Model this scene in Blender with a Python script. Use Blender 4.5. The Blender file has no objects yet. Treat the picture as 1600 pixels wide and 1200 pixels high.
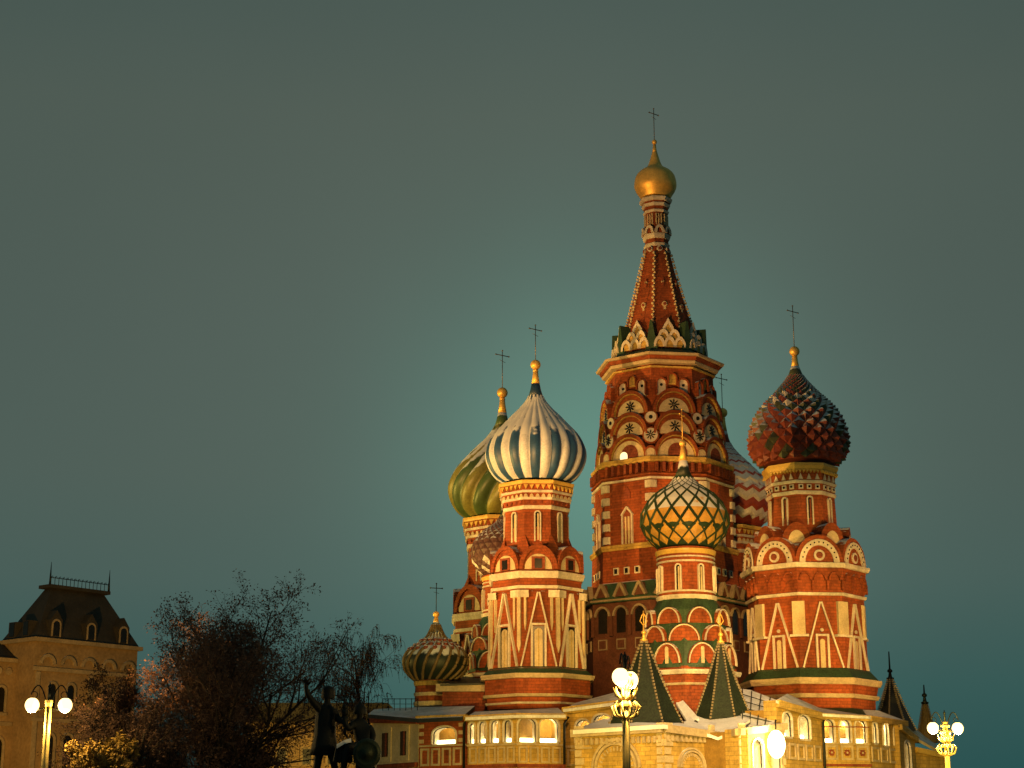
import bpy, math, random
from mathutils import Vector, Matrix
random.seed(7)
S = bpy.context.scene
COL = S.collection
PI = math.pi

# ------------------------------------------------------------------ camera
F = 2665.0                                   # focal length in photo pixels (1600 wide)
PITCH = math.radians(14.7)
CP, SP = math.cos(PITCH), math.sin(PITCH)
CAMZ = 1.6
cam_d = bpy.data.cameras.new('camera'); cam = bpy.data.objects.new('camera', cam_d); COL.objects.link(cam)
cam.location = (0, 0, CAMZ); cam.rotation_euler = (PI / 2 + PITCH, 0, 0)
cam_d.sensor_width = 36; cam_d.lens = F / 1600 * 36; cam_d.clip_end = 5000
S.camera = cam
S.view_settings.view_transform = 'Standard'; S.view_settings.look = 'None'
S.view_settings.exposure = 0; S.view_settings.gamma = 1
S.cycles.use_denoising = True
S.cycles.max_bounces = 5; S.cycles.diffuse_bounces = 2; S.cycles.glossy_bounces = 2
S.cycles.sample_clamp_indirect = 4

def W(x, y, Y):
    u, v = (x - 800) / F, (600 - y) / F
    ry = CP - v * SP; rz = SP + v * CP
    return Vector((u * Y / ry, Y, CAMZ + Y * rz / ry))
def mpp(y, Y):                               # metres per photo pixel at depth Y
    v = (600 - y) / F
    return Y / (CP - v * SP) / F

# ------------------------------------------------------------------ sky (night cloud lit by the city)
wd = bpy.data.worlds.new('World'); S.world = wd; wd.use_nodes = True
nt = wd.node_tree; nt.nodes.clear()
def N(tree, t, **kw):
    n = tree.nodes.new(t)
    for k, v in kw.items(): setattr(n, k, v)
    return n
out = N(nt, 'ShaderNodeOutputWorld'); bg = N(nt, 'ShaderNodeBackground')
tc = N(nt, 'ShaderNodeTexCoord'); sep = N(nt, 'ShaderNodeSeparateXYZ')
nt.links.new(tc.outputs['Generated'], sep.inputs[0])
ramp = N(nt, 'ShaderNodeValToRGB')
els = ramp.color_ramp.elements
stops = [(0.0, (.010, .070, .072)), (.08, (.032, .094, .087)), (.14, (.058, .104, .092)), (.20, (.067, .103, .089)),
         (.28, (.066, .098, .085)), (.40, (.066, .094, .080)), (.50, (.048, .080, .073))]
while len(els) < len(stops): els.new(.5)
for e, (p, c) in zip(els, stops): e.position = p; e.color = (*c, 1)
nt.links.new(sep.outputs['Z'], ramp.inputs[0])
def glow(x, y, k, colour, prev):
    d = (W(x, y, 100) - Vector((0, 0, CAMZ))).normalized()
    dot = N(nt, 'ShaderNodeVectorMath', operation='DOT_PRODUCT'); nt.links.new(tc.outputs['Generated'], dot.inputs[0]); dot.inputs[1].default_value = d
    a = N(nt, 'ShaderNodeMath', operation='SUBTRACT'); nt.links.new(dot.outputs['Value'], a.inputs[0]); a.inputs[1].default_value = 1
    m = N(nt, 'ShaderNodeMath', operation='MULTIPLY'); nt.links.new(a.outputs[0], m.inputs[0]); m.inputs[1].default_value = k
    ex = N(nt, 'ShaderNodeMath', operation='EXPONENT'); nt.links.new(m.outputs[0], ex.inputs[0])
    mx = N(nt, 'ShaderNodeMix', data_type='RGBA', blend_type='ADD'); mx.inputs[0].default_value = 1
    sc = N(nt, 'ShaderNodeMix', data_type='RGBA', blend_type='MIX'); nt.links.new(ex.outputs[0], sc.inputs[0])
    sc.inputs[6].default_value = (0, 0, 0, 1); sc.inputs[7].default_value = (*colour, 1)
    nt.links.new(prev, mx.inputs[6]); nt.links.new(sc.outputs[2], mx.inputs[7])
    return mx.outputs[2]
cur = glow(950, 740, 170, (.040, .145, .110), ramp.outputs[0])
cur = glow(760, 480, 20, (.024, .024, .018), cur)
nz = N(nt, 'ShaderNodeTexNoise'); nz.inputs['Scale'].default_value = 5; nz.inputs['Detail'].default_value = 3
nt.links.new(tc.outputs['Generated'], nz.inputs['Vector'])
mr = N(nt, 'ShaderNodeMapRange'); mr.inputs[3].default_value = .94; mr.inputs[4].default_value = 1.06
nt.links.new(nz.outputs[0], mr.inputs[0])
mm = N(nt, 'ShaderNodeMix', data_type='RGBA', blend_type='MULTIPLY'); mm.inputs[0].default_value = 1
nt.links.new(cur, mm.inputs[6]); nt.links.new(mr.outputs[0], mm.inputs[7])
nt.links.new(mm.outputs[2], bg.inputs[0]); bg.inputs[1].default_value = 1.0
nt.links.new(bg.outputs[0], out.inputs[0])

# ------------------------------------------------------------------ floodlights of the square, plus two spots added for the snow
def flood(loc, aim, watts, deg, col=(1, .60, .22), blend=.5, size=.4):
    L = bpy.data.lights.new('floodlight_or_added_spot', 'SPOT'); L.energy = watts; L.color = col
    L.spot_size = math.radians(deg); L.spot_blend = blend; L.shadow_soft_size = size
    o = bpy.data.objects.new('floodlight_or_added_spot', L); COL.objects.link(o); o.location = loc
    o.rotation_euler = (Vector(aim) - Vector(loc)).to_track_quat('-Z', 'Y').to_euler()
def lamp_light(loc, watts, col=(1, .72, .30), size=.15):
    L = bpy.data.lights.new('lamp_light', 'POINT'); L.energy = watts; L.color = col; L.shadow_soft_size = size
    o = bpy.data.objects.new('lamp_light', L); COL.objects.link(o); o.location = loc; return o
AMBER, YELL = (1, .50, .13), (1, .66, .12)
flood((-30, 84, 7), W(838, 890, 139), 125000, 21, AMBER)           # from the left over the blue striped tower
flood((-52, 92, 9), W(1000, 560, 150), 250000, 32, AMBER)          # far left, up the tall tent
flood((-75, 158, 12), W(1010, 740, 150), 170000, 30, YELL)         # from the side, raking the left hand edges
flood((4, 40, 30), W(1072, 880, 131), 290000, 13, AMBER)           # roof across the square, on the small front chapel
flood((4, 40, 32), W(1060, 1110, 126), 140000, 23, AMBER)  # added wide spot from high up, lightens the snowy roofs
flood((14, 34, 46), W(1115, 1140, 124), 380000, 11, (1, .66, .30), .8)   # added high spot, brightens the snowy porch roofs           
flood((50, 88, 7), W(1266, 940, 141), 90000, 20, AMBER)           # from the right on the red tower
flood((-10, 78, 9), W(1015, 610, 150), 120000, 17, AMBER)          # high on the central tower
flood((-6, 96, 5), W(850, 1160, 129), 18000, 50, YELL)             # foot of the left gallery
flood((9, 92, 5), W(1050, 1175, 120), 27000, 60, YELL)             # foot of the porch
flood((26, 98, 5), W(1300, 1165, 130), 34000, 60, YELL)            # foot of the right gallery
flood((-44, 128, 3), W(60, 1180, 172), 46000, 50, (1, .56, .11))            # street light on the ochre building
flood((-30, 172, 4), W(500, 1180, 205), 34000, 80, YELL)            # street behind the monument

# ------------------------------------------------------------------ materials
def mat(name, col, rough=.7, metal=0, var=.25, scale=1.2, bump=0, snow=None, emis=None, var2=.15, streak=0, spec=.3, courses=0):
    m = bpy.data.materials.new(name); m.use_nodes = True
    t = m.node_tree; b = t.nodes['Principled BSDF']
    b.inputs['Roughness'].default_value = rough; b.inputs['Metallic'].default_value = metal
    b.inputs['Specular IOR Level'].default_value = spec
    tcn = N(t, 'ShaderNodeTexCoord')
    n1 = N(t, 'ShaderNodeTexNoise'); n1.inputs['Scale'].default_value = scale; n1.inputs['Detail'].default_value = 6; n1.inputs['Roughness'].default_value = .65
    n2 = N(t, 'ShaderNodeTexNoise'); n2.inputs['Scale'].default_value = scale * 9; n2.inputs['Detail'].default_value = 3
    if streak:
        mp = N(t, 'ShaderNodeMapping'); mp.inputs['Scale'].default_value = (1, 1, streak); t.links.new(tcn.outputs['Object'], mp.inputs[0])
        t.links.new(mp.outputs[0], n1.inputs['Vector'])
    else: t.links.new(tcn.outputs['Object'], n1.inputs['Vector'])
    t.links.new(tcn.outputs['Object'], n2.inputs['Vector'])
    r1 = N(t, 'ShaderNodeMapRange'); r1.inputs[1].default_value = .3; r1.inputs[2].default_value = .7
    r1.inputs[3].default_value = 1 - var; r1.inputs[4].default_value = 1 + var * .6; t.links.new(n1.outputs[0], r1.inputs[0])
    r2 = N(t, 'ShaderNodeMapRange'); r2.inputs[1].default_value = .3; r2.inputs[2].default_value = .7
    r2.inputs[3].default_value = 1 - var2; r2.inputs[4].default_value = 1 + var2; t.links.new(n2.outputs[0], r2.inputs[0])
    mu = N(t, 'ShaderNodeMath', operation='MULTIPLY'); t.links.new(r1.outputs[0], mu.inputs[0]); t.links.new(r2.outputs[0], mu.inputs[1])
    mx = N(t, 'ShaderNodeMix', data_type='RGBA', blend_type='MULTIPLY'); mx.inputs[0].default_value = 1
    mx.inputs[6].default_value = (*col, 1); t.links.new(mu.outputs[0], mx.inputs[7])
    c = mx.outputs[2]
    if courses:
        sx = N(t, 'ShaderNodeSeparateXYZ'); t.links.new(tcn.outputs['Object'], sx.inputs[0])
        ad = N(t, 'ShaderNodeMath', operation='ADD'); t.links.new(sx.outputs[0], ad.inputs[0]); t.links.new(sx.outputs[1], ad.inputs[1])
        cb = N(t, 'ShaderNodeCombineXYZ'); t.links.new(ad.outputs[0], cb.inputs[0]); t.links.new(sx.outputs[2], cb.inputs[1])
        bk = N(t, 'ShaderNodeTexBrick'); t.links.new(cb.outputs[0], bk.inputs[0]); bk.inputs['Scale'].default_value = 1
        bk.inputs['Row Height'].default_value = courses; bk.inputs['Brick Width'].default_value = courses * 2.6; bk.inputs['Mortar Size'].default_value = .022
        bk.inputs['Color1'].default_value = (.76, .76, .76, 1); bk.inputs['Color2'].default_value = (1.12, 1.08, 1.05, 1); bk.inputs['Mortar'].default_value = (.50, .54, .58, 1)
        m2 = N(t, 'ShaderNodeMix', data_type='RGBA', blend_type='MULTIPLY'); m2.inputs[0].default_value = .8; t.links.new(c, m2.inputs[6]); t.links.new(bk.outputs[0], m2.inputs[7]); c = m2.outputs[2]
    if snow is not None:
        g = N(t, 'ShaderNodeNewGeometry'); sx = N(t, 'ShaderNodeSeparateXYZ'); t.links.new(g.outputs['Normal'], sx.inputs[0])
        ns = N(t, 'ShaderNodeTexNoise'); ns.inputs['Scale'].default_value = 1.6; ns.inputs['Detail'].default_value = 5; t.links.new(tcn.outputs['Object'], ns.inputs['Vector'])
        ad = N(t, 'ShaderNodeMath', operation='MULTIPLY_ADD'); t.links.new(ns.outputs[0], ad.inputs[0]); ad.inputs[1].default_value = .6; t.links.new(sx.outputs['Z'], ad.inputs[2])
        rs = N(t, 'ShaderNodeMapRange'); rs.interpolation_type = 'SMOOTHSTEP'
        rs.inputs[1].default_value = snow + .3 - .06; rs.inputs[2].default_value = snow + .3 + .08; t.links.new(ad.outputs[0], rs.inputs[0])
        sm = N(t, 'ShaderNodeMix', data_type='RGBA'); t.links.new(rs.outputs[0], sm.inputs[0]); t.links.new(c, sm.inputs[6]); sm.inputs[7].default_value = (.66, .69, .72, 1)
        c = sm.outputs[2]
        if metal:
            rm = N(t, 'ShaderNodeMath', operation='SUBTRACT'); rm.inputs[0].default_value = 1; t.links.new(rs.outputs[0], rm.inputs[1]); rm.use_clamp = True
            mt = N(t, 'ShaderNodeMath', operation='MULTIPLY'); mt.inputs[1].default_value = metal; t.links.new(rm.outputs[0], mt.inputs[0]); t.links.new(mt.outputs[0], b.inputs['Metallic'])
    t.links.new(c, b.inputs['Base Color'])
    if bump:
        bp = N(t, 'ShaderNodeBump'); bp.inputs['Strength'].default_value = bump; bp.inputs['Distance'].default_value = .05
        t.links.new(n2.outputs[0], bp.inputs['Height']); t.links.new(bp.outputs[0], b.inputs['Normal'])
    if emis:
        b.inputs['Emission Color'].default_value = (*emis[0], 1); b.inputs['Emission Strength'].default_value = emis[1]
    return m
BRICK = mat('brick', (.30, .068, .019), .85, var=.5, scale=.5, bump=.4, var2=.22, snow=.72, streak=.3, courses=.24)
BRICKS = mat('shaded_brick', (.085, .030, .017), .85, var=.4, scale=.8, bump=.4, var2=.25, snow=.72)  # brick darkened to carry the shade on the arcade storey
STONEG = mat('dim_stone', (.22, .17, .11), .85, var=.35, scale=.6, bump=.4)  # stone dimmed for the arcade's shade; also colours the tent ribs
BRICKD = mat('brick_dark', (.25, .060, .028), .85, var=.45, scale=.6, bump=.4, var2=.25, snow=.72, streak=.3, courses=.24)
WHITE = mat('limewash', (.60, .53, .43), .8, var=.42, scale=.7, bump=.2, snow=.75, streak=.3)
CREAM = mat('cream_plaster', (.54, .43, .26), .8, var=.25, scale=.9, bump=.2)
OCHRE = mat('ochre_plaster', (.52, .34, .085), .8, var=.45, scale=.6, bump=.3, snow=.75, streak=.35, courses=.3)
STONE = mat('pale_stone', (.46, .36, .22), .85, var=.35, scale=.6, bump=.4, snow=.75)
GOLD = mat('gilding', (.90, .56, .14), .5, .55, var=.25, scale=2.0, bump=.1)
GOLDP = mat('gold_paint', (.62, .40, .08), .45, 0, var=.25, scale=1.5, spec=.5)
GREEN = mat('green_roof_tile', (.028, .060, .030), .6, var=.4, scale=.9, bump=.5, var2=.35, snow=1.0)
TENTG = mat('tent_tile', (.012, .019, .010), .65, var=.4, scale=.9, bump=.6, var2=.5)
GREENL = mat('green_enamel', (.06, .105, .03), .45, var=.3, scale=.8, spec=.5, snow=.50)
YELLOW = mat('yellow_enamel', (.21, .20, .045), .45, var=.3, scale=.8, spec=.5, snow=.50)
BLUE = mat('blue_enamel', (.026, .080, .190), .45, var=.3, scale=.9, spec=.5, snow=.50)
BLUEP = mat('blue_collar', (.018, .055, .13), .45, var=.3, scale=.9, spec=.5)
WDOME = mat('white_enamel', (.58, .61, .66), .5, var=.15, scale=.9, spec=.5, snow=.30)
DGREEN = mat('dark_green_enamel', (.012, .020, .011), .5, var=.35, scale=.9, spec=.5, snow=.40)
RIB = mat('ochre_rib', (.17, .115, .05), .5, var=.3, scale=1, snow=.75)
DIAM = mat('ochre_diamond', (.58, .32, .055), .45, var=.3, scale=1.3, spec=.5, snow=.34)
LATT = mat('green_lattice', (.022, .045, .018), .5, var=.3, scale=1, snow=.85)
RED = mat('red_enamel', (.23, .052, .030), .5, var=.4, scale=.8, spec=.4, snow=.62)
GRN2 = mat('dull_green_enamel', (.060, .072, .036), .5, var=.4, scale=.8, spec=.4, snow=.60)
REDZ = mat('red_chevron', (.30, .05, .03), .5, var=.2, scale=.8, snow=.48)
WHTZ = mat('white_chevron', (.60, .55, .48), .5, var=.2, scale=.8, snow=.52)
PURP = mat('plum_tile', (.10, .05, .045), .5, var=.35, scale=.9, snow=.70)
SNOW = mat('snow', (.82, .83, .85), .7, var=.15, scale=.8, bump=.3, var2=.06)
SNOWR = mat('snow_on_roof', (.72, .73, .74), .7, var=.35, scale=.7, bump=.4, var2=.12)
DARKR = mat('dark_roof_metal', (.030, .032, .030), .5, var=.4, scale=.5, bump=.2)
DARK = mat('dark_glass', (.012, .011, .010), .25, var=.3, scale=1)
IRON = mat('wrought_iron', (.018, .022, .022), .45, .6, var=.3, scale=3)
DULLX = mat('cross_gilding', (.16, .13, .09), .45, .6, var=.2, scale=3)
BRONZE = mat('bronze', (.012, .013, .012), .6, .3, var=.5, scale=2, bump=.3)
SHIELDM = mat('bronze_patina', (.035, .045, .024), .5, .5, var=.5, scale=3, bump=.3)
BARK = mat('bark', (.030, .022, .017), .9, var=.4, scale=3, bump=.4)
BIRCHB = mat('birch_bark', (.07, .055, .045), .9, var=.6, scale=3, bump=.4)
TWIG = mat('twig', (.085, .050, .040), .9, var=.4, scale=2)
TWIGD = mat('dark_twig', (.040, .028, .026), .9, var=.4, scale=2)
RUSSET = mat('russet_leaf', (.085, .040, .022), .8, var=.5, scale=.8)
LEAFB = mat('dry_brown_leaf', (.13, .070, .045), .8, var=.5, scale=.8)
LEAFY = mat('yellow_leaf', (.26, .16, .03), .7, var=.5, scale=.8)
GUMW = mat('ochre_limestone', (.33, .21, .10), .85, var=.35, scale=.35, bump=.4, snow=.8)
GUMT = mat('limestone_trim', (.36, .26, .15), .85, var=.3, scale=.5, bump=.3, snow=.8)
SLATE = mat('slate_roof', (.045, .036, .026), .7, var=.35, scale=.6, bump=.4)
PAVE = mat('wet_setts', (.07, .068, .065), .45, var=.4, scale=.5, bump=.4)
BACKW = mat('gallery_back_wall', (.26, .15, .03), .8, var=.4, scale=1)
LIT = mat('lit_window', (.5, .4, .2), .5, emis=((1, .78, .38), 1.6))
GLOBE = mat('lamp_globe', (.9, .85, .7), .4, emis=((1, .66, .24), 3.6))
LANT = mat('lantern_glass', (.9, .85, .7), .4, emis=((1, .80, .38), 9))

# ------------------------------------------------------------------ mesh builder
class MB:
    def __init__(s): s.v = []; s.f = []; s.m = []; s.mats = []; s.sm = []
    def mi(s, m):
        if m not in s.mats: s.mats.append(m)
        return s.mats.index(m)
    def face(s, pts, m, smooth=False):
        i = len(s.v); s.v += [tuple(p) for p in pts]; s.f.append(tuple(range(i, i + len(pts)))); s.m.append(s.mi(m)); s.sm.append(smooth)
    def grid(s, rows, m, closed=True, smooth=True, mf=None):
        i0 = len(s.v); n = len(rows[0])
        for r in rows: s.v += [tuple(p) for p in r]
        for j in range(len(rows) - 1):
            for k in range(n if closed else n - 1):
                k2 = (k + 1) % n
                s.f.append((i0 + j * n + k, i0 + j * n + k2, i0 + (j + 1) * n + k2, i0 + (j + 1) * n + k))
                s.m.append(s.mi(mf(j, k) if mf else m)); s.sm.append(smooth)
    def cap(s, ring, m): s.face(ring, m)
    def lathe(s, prof, n, a0, m, caps=True, smooth=False):      # prof: (z, r) bottom to top
        rows = [[(r * math.sin(a0 + 2 * PI * k / n), -r * math.cos(a0 + 2 * PI * k / n), z) for k in range(n)] for z, r in prof]
        s.grid(rows, m, True, smooth)
        if caps: s.cap(rows[0][::-1], m); s.cap(rows[-1], m)
    def ringband(s, z0, z1, ri, ro, n, a0, m, chamfer=.25):
        h = z1 - z0; c = min(h, ro - ri) * chamfer
        loop = [(z0, ri), (z0 + h * .10, ro - c), (z0 + h * .5, ro - c * .3), (z0 + h * .62, ro), (z1, ro), (z1 + .02, ri)]
        rows = [[(r * math.sin(a0 + 2 * PI * k / n), -r * math.cos(a0 + 2 * PI * k / n), z) for k in range(n)] for z, r in loop]
        s.grid(rows, m, True, False)
    def prism(s, o, y0, y1, m, mf=None):                        # outline (u, z) facing -y
        s.face([(u, y0, z) for u, z in o], mf or m); s.face([(u, y1, z) for u, z in o][::-1], m)
        for k in range(len(o)):
            a, b = o[k], o[(k + 1) % len(o)]
            s.face([(a[0], y0, a[1]), (a[0], y1, a[1]), (b[0], y1, b[1]), (b[0], y0, b[1])], m)
    def arcband(s, oo, oi, y0, y1, m):                          # open band between two outlines
        for k in range(len(oo) - 1):
            a, b, c, d = oo[k], oo[k + 1], oi[k + 1], oi[k]
            s.face([(p[0], y0, p[1]) for p in (a, b, c, d)], m)
            s.face([(a[0], y0, a[1]), (a[0], y1, a[1]), (b[0], y1, b[1]), (b[0], y0, b[1])], m)
            s.face([(d[0], y0, d[1]), (c[0], y0, c[1]), (c[0], y1, c[1]), (d[0], y1, d[1])], m)
        for k in (0, -1):
            a, d = oo[k], oi[k]
            s.face([(a[0], y0, a[1]), (d[0], y0, d[1]), (d[0], y1, d[1]), (a[0], y1, a[1])], m)
    def box(s, x0, x1, y0, y1, z0, z1, m):
        s.prism([(x0, z0), (x1, z0), (x1, z1), (x0, z1)], y0, y1, m)
    def bar(s, a, b, w, y0, y1, m):                             # bar in the (u, z) plane
        d = Vector((b[0] - a[0], b[1] - a[1])).normalized() * (w / 2); n = Vector((-d.y, d.x))
        s.prism([(a[0] - n.x, a[1] - n.y), (b[0] - n.x, b[1] - n.y), (b[0] + n.x, b[1] + n.y), (a[0] + n.x, a[1] + n.y)], y0, y1, m)
    def tube(s, pts, rad, n, m, smooth=True, cap=True):
        rows = []; pts = [Vector(p) for p in pts]
        for i, p in enumerate(pts):
            t = (pts[min(i + 1, len(pts) - 1)] - pts[max(i - 1, 0)]).normalized()
            a = t.orthogonal() if abs(t.z) > .9 else t.cross(Vector((0, 0, 1))); a.normalize(); b = t.cross(a)
            if abs(t.z) > .9: a = Vector((1, 0, 0)) - t * t.x; a.normalize(); b = t.cross(a)
            r = rad[i] if isinstance(rad, (list, tuple)) else rad
            rows.append([p + a * (r * math.cos(2 * PI * k / n)) + b * (r * math.sin(2 * PI * k / n)) for k in range(n)])
        s.grid(rows, m, True, smooth)
        if cap: s.cap(rows[0][::-1], m); s.cap(rows[-1], m)
    def ball(s, c, r, m, n=16, k=10, sq=1):
        c = Vector(c)
        rows = [[c + Vector((r * math.sin(PI * j / k) * math.cos(2 * PI * i / n), r * math.sin(PI * j / k) * math.sin(2 * PI * i / n), -r * sq * math.cos(PI * j / k))) for i in range(n)] for j in range(k + 1)]
        s.grid(rows, m, True, True)
    def mesh(s, name):
        me = bpy.data.meshes.new(name); me.from_pydata(s.v, [], s.f)
        for m in s.mats: me.materials.append(m)
        me.polygons.foreach_set('material_index', s.m); me.polygons.foreach_set('use_smooth', s.sm); me.update()
        return me
    def build(s, name, parent=None, loc=(0, 0, 0), rz=0):
        import bmesh
        me = s.mesh(name)
        bm = bmesh.new(); bm.from_mesh(me); bmesh.ops.remove_doubles(bm, verts=bm.verts, dist=1e-5); bmesh.ops.recalc_face_normals(bm, faces=bm.faces); bm.to_mesh(me); bm.free()
        o = bpy.data.objects.new(name, me); COL.objects.link(o); o.location = loc; o.rotation_euler.z = rz
        if parent: o.parent = parent
        return o
def dup(o, rz=None, loc=None, parent=None):
    c = o.copy(); COL.objects.link(c)
    if parent: c.parent = parent
    if rz is not None: c.rotation_euler.z = rz
    if loc is not None: c.location = loc
    return c
def tag(o, label=None, cat=None, group=None, kind=None):
    if label: o['label'] = label
    if cat: o['category'] = cat
    if group: o['group'] = group
    if kind: o['kind'] = kind
    return o
def empty(name, loc, rz=0):
    o = bpy.data.objects.new(name, None); COL.objects.link(o); o.location = loc; o.rotation_euler.z = rz; o.empty_display_size = .5
    return o
def arch(w, h, z, n=14, style='round', u=0):
    pts = []
    for k in range(n + 1):
        t = PI * k / n
        x, zz = w / 2 * math.cos(t), math.sin(t)
        if style == 'ogee':
            q = abs(math.cos(t)); zz = math.sin(t) * .72 + .28 * max(0, 1 - q * 2.2) ** 1.5
        pts.append((u + x, z + h * zz))
    return pts
def archwin(w, z0, z1, u=0, n=10):             # tall opening with a round head
    hh = w / 2
    return [(u - w / 2, z0), (u + w / 2, z0)] + arch(w, hh, z1 - hh, n, u=u)

# ------------------------------------------------------------------ the cathedral
CATH = empty('cathedral', (W(1040, 1000, 145).x, 145, 0))
tag(CATH, 'floodlit red brick cathedral with patterned onion domes and a tall central tent spire', 'cathedral')
CL = CATH.location.copy()

def spline(pts, n):
    out = []
    P = [pts[0]] + list(pts) + [pts[-1]]
    for i in range(1, len(P) - 2):
        for k in range(n):
            t = k / n
            a, b, c, d = P[i - 1], P[i], P[i + 1], P[i + 2]
            out.append(tuple(.5 * (2 * b[j] + (c[j] - a[j]) * t + (2 * a[j] - 5 * b[j] + 4 * c[j] - d[j]) * t * t + (3 * b[j] - a[j] - 3 * c[j] + d[j]) * t ** 3) for j in (0, 1)))
    out.append(pts[-1]); return out

class Tower:
    """A part of the cathedral measured in photo pixels; my() maps a reference tower's pixels onto this one."""
    def __init__(s, x, y, Y, a0, ref=None, name='chapel_tower'):
        s.Y = Y; p = W(x, y, Y); s.X = p.x; s.phi = math.atan2(p.x, Y)
        s.a0 = math.radians(a0) - s.phi
        s.k, s.yr, s.yn = (1, 0, 0) if ref is None else ref
        s.name = name; s.body = MB(); s.subs = []; s.loc = (s.X - CL.x, s.Y - CL.y, 0)
    def py(s, y): return s.yn + s.k * (y - s.yr)
    def m(s, px, y): return px * s.k * mpp(s.py(y), s.Y)
    def z(s, y, R=0, q=.95):
        y2 = s.py(y); r = R * s.k * mpp(y2, s.Y) * q
        return W(800, y2, s.Y - r).z
    def wall(s, prof, m=None, n=8, ph=0, to_ground=False):   # prof px (y, R) top to bottom
        pr = [(s.z(y, R), s.m(R, y)) for y, R in prof]
        if to_ground: pr.append((0, pr[-1][1]))
        s.body.lathe(pr[::-1], n, s.a0 + ph, m or BRICK)
    def cornice(s, y0, y1, R, m=WHITE, Ri=None, n=8, name='cornice', ph=0):
        b = MB(); Ri = Ri or R * .8
        b.ringband(s.z(y1, R), s.z(y0, R), s.m(Ri, y1), s.m(R, y0), n, s.a0 + ph, m)
        s.subs.append((b, name, 0))
    def add(s, b, name, rz=0): s.subs.append((b, name, rz))
    def around(s, b, name, ph, n=8, vis=118):
        for k in range(n):
            a = ph + 2 * PI * k / n
            aa = (a + s.phi + PI) % (2 * PI) - PI
            if abs(aa) < math.radians(vis): s.subs.append((b, name, a))
    def finish(s, label=None):
        o = s.body.build(s.name, CATH, s.loc)
        if label: o['label'] = label
        cache = {}
        for b, name, rz in s.subs:
            if id(b) in cache: c = dup(cache[id(b)], rz, (0, 0, 0), o)
            else: c = b.build(name, o, (0, 0, 0), rz); cache[id(b)] = c
        return o
    # --- topping
    def cross(s, ytop, ybar, ybot, half, m=DULLX, ang=38):
        b = MB(); w = max(.045, s.m(.8, ytop)); zt, zb, zl = s.z(ytop), s.z(ybar), s.z(ybot); h = s.m(half, ytop) * 1.2
        b.tube([(0, 0, zl), (0, 0, zt)], w * .75, 6, m)
        b.tube([(-h, 0, zb), (h, 0, zb)], w * .8, 6, m)
        b.tube([(-h * .45, 0, zb - h * .62), (h * .45, 0, zb - h * .85)], w * .4, 6, m)
        for p in ((-h, 0, zb), (h, 0, zb), (0, 0, zt)): b.ball(p, w * 1.5, m, 8, 6)
        s.add(b, 'cross', math.radians(ang))
    def finial(s, yball, rball, yn0, r0, yn1, r1, m=GOLD):
        b = MB(); b.ball((0, 0, s.z(yball)), s.m(rball, yball), m, 20, 12)
        b.lathe([(s.z(yn1), s.m(r1, yn1)), (s.z((yn0 + yn1) / 2), s.m((r0 * .6 + r1 * .4), yn1)), (s.z(yn0), s.m(r0, yn0))], 20, 0, m, True, True)
        b.ball((0, 0, s.z(yball + rball * 1.2)), s.m(rball * .55, yball), m, 14, 8, .6)
        s.add(b, 'finial')
    def dprof(s, prof, n=5): return spline([(s.z(y), s.m(r, y)) for y, r in prof], n)   # top to bottom

def dome_lobed(T, prof, nl, mats, twist=0, bulge=.09, seg=8):
    pr = T.dprof(prof); zt, zb = pr[0][0], pr[-1][0]; b = MB(); nn = nl * seg
    rows = []
    for z, r in pr:
        t = (zt - z) / (zt - zb); row = []
        bb = bulge * min(1, t * 3 + .2)
        for k in range(nn):
            f = (k % seg) / seg; a = 2 * PI * k / nn + twist * (t ** 1.0) + T.a0
            rr = r * (1 + bb * (1 - (2 * f - 1) ** 2) - bb * .7)
            row.append((rr * math.sin(a), -rr * math.cos(a), z))
        rows.append(row)
    b.grid(rows[::-1], mats[0], True, True, lambda j, k: mats[(k // seg) % len(mats)])
    # creases stay crisp: ribs share no smoothing across colours
    T.add(b, 'dome'); return b

def lattice(T, prof, n, k, rmin):
    """rows of points on the dome, spaced so every diamond keeps its proportions"""
    pr = T.dprof(prof, 12)[::-1]                                   # bottom to top
    ss = [0]
    for i in range(1, len(pr)): ss.append(ss[-1] + math.hypot(pr[i][0] - pr[i - 1][0], pr[i][1] - pr[i - 1][1]))
    def at(q):
        for i in range(1, len(ss)):
            if ss[i] >= q:
                f = (q - ss[i - 1]) / max(1e-9, ss[i] - ss[i - 1]); a, c = pr[i - 1], pr[i]
                dz, dr = c[0] - a[0], c[1] - a[1]; L = math.hypot(dz, dr) or 1
                return (a[0] + dz * f, a[1] + dr * f, dz / L, -dr / L)      # z, r, normal (radial, up)
        return (*pr[-1], 1, 0)
    q = 0; rows = []
    while q < ss[-1]:
        z, r, nr, nz = at(q)
        if r < rmin: break
        rows.append((z, r, nr, nz)); q += max(.02, k * r * 2 * PI / n / 2)
    return rows, pr
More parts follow.
